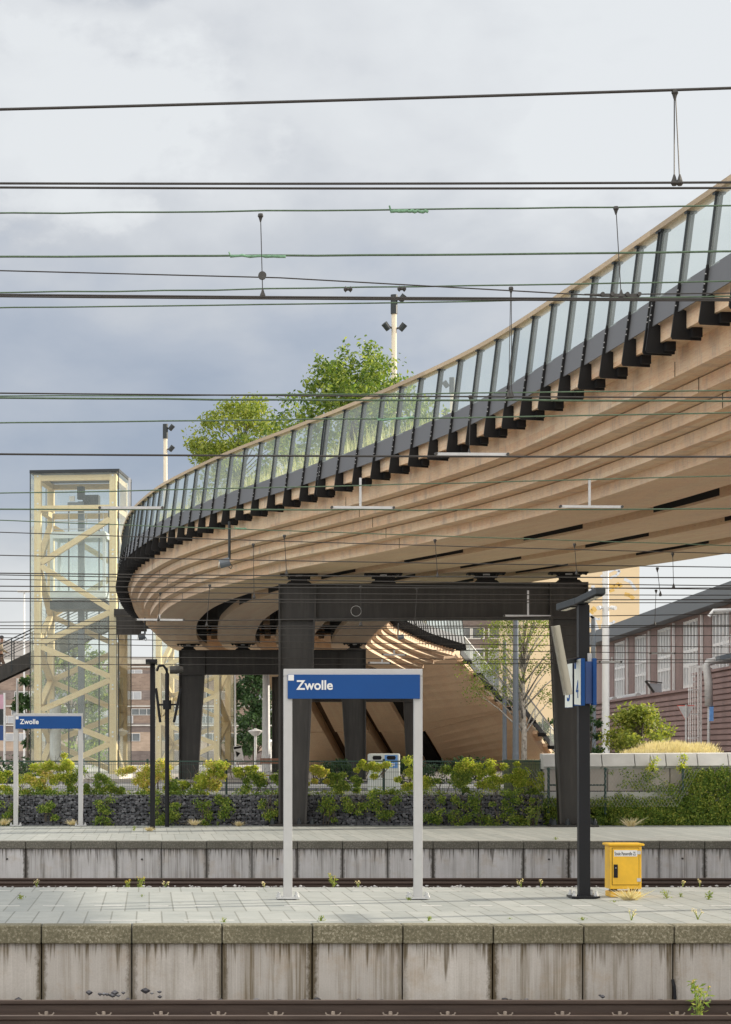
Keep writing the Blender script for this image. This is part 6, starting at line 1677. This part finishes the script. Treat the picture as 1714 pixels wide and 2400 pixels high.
dropper((1541, 1332), (1548, 1394), 38.8, 'slanting dropper next to the one right of the yellow building')
dropper((1538, 1384), (1535, 1464), 48.0, 'lower thin dropper above the grey roof edge')
dropper((978, 1380), (972, 1464), 46, 'dropper in front of the portal beam, right of the cable loop')
dropper((846, 1375), (846, 1465), 46, 'dropper with extra hanger beside the cable loop on the portal beam', .012)
dropper((333, 1530), (330, 1620), 57, 'thin dropper against the sky between tower and second tower') if False else None
# turnbuckle and spring insulators on the thin cross wire
D6b = 14.5; t = thing('turnbuckle', 'dark flat turnbuckle on the wires in front of the railing at the right', 'turnbuckle', at(1455, 693, D6b))
m = MB(); m.beam(at(1412, 692, D6b), at(1498, 693, D6b), .012, .022); m.build('bar', MT['clamp'], t)
m = MB()
for px in (1412, 1435, 1470, 1498): c = at(px, 690, D6b); m.tube([c+Vector((0, -.02, 0)), c+Vector((0, .02, 0))], .014, 8)
pieces(m, 'eyelet', MT['clamp'], t)
m = MB(); m.tube([at(1370, 690, D6b), at(1412, 692, D6b)], [.005, .011], 6); m.build('rod', MT['clamp'], t)
for px, py, lab in ((816, 678, 'left of the two dark wire clamps near the mast top'), (942, 677, 'right of the two dark wire clamps near the mast top')):
    c = at(px, py, 17.9); t = tag(MB().tube([c+Vector((-.035, 0, 0)), c+Vector((-.02, 0, 0)), c+Vector((-.008, 0, 0)), c+Vector((.008, 0, 0)), c+Vector((.02, 0, 0)), c+Vector((.035, 0, 0))], [.008, .026, .012, .012, .026, .008], 10).build('wire_clamp', MT['clamp']), lab, 'wire clamp', 'dark clamps on the upper wires')
# silver stiffening bars on the contact wires
BARS = [((1022, 1064), (1190, 1065), 21.4, (1100, 1062), 'silver bar on the contact wire under the railing brackets'), ((778, 1189), (923, 1190), 26.1, (845, 1120), 'silver bar with a tall hanger in front of the wood, centre'), ((1314, 1187), (1458, 1188), 26.1, (1382, 1122), 'silver bar with a tall hanger at the right under the bridge'),
        ((234, 1190), (381, 1190), 26.1, (304, 1120), 'silver bar with a tall hanger beside the lift tower'), ((319, 1452), (431, 1453), 47, (374, 1440), 'silver bar left of the timber bend, low'), ((897, 1534), (951, 1535), 54.8, (924, 1522), 'small silver bar before the sunlit grooves'),
        ((865, 1553), (915, 1554), 56, (896, 1546), 'lowest small silver bar just above the blue sign'), ((1182, 1443), (1293, 1444), 47.1, (1238, 1384), 'silver bar along the lower edge of the portal beam'), ((1525, 1531), (1582, 1531), 54.6, (1554, 1522), 'pale bar in front of the third hall window'), ((1406, 1551), (1456, 1551), 56.6, (1434, 1540), 'pale bar crossing the white camera pole')]
for p, q, d, h, lab in BARS:
    t = thing('contact_bar', lab, 'stiffening bar', at((p[0]+q[0])/2, p[1], d), group='silver bars on the contact wires')
    s_ = .030*(d/26)**.5
    m = MB(); m.beam(at(*p, d), at(*q, d), s_*.8, s_); m.build('bar', MT['zinc'], t)
    m = MB(); m.beam(at(h[0], p[1], d), at(h[0], h[1], d), s_*.7, s_*.9); m.build('hanger', MT['zinc'], t)
    m = MB()
    for e in (p, q): c = at(*e, d); m.tube([c+Vector((0, -.03, 0)), c+Vector((0, .03, 0))], s_*.55, 8)
    m.build('end_clamps', MT['clamp'], t)
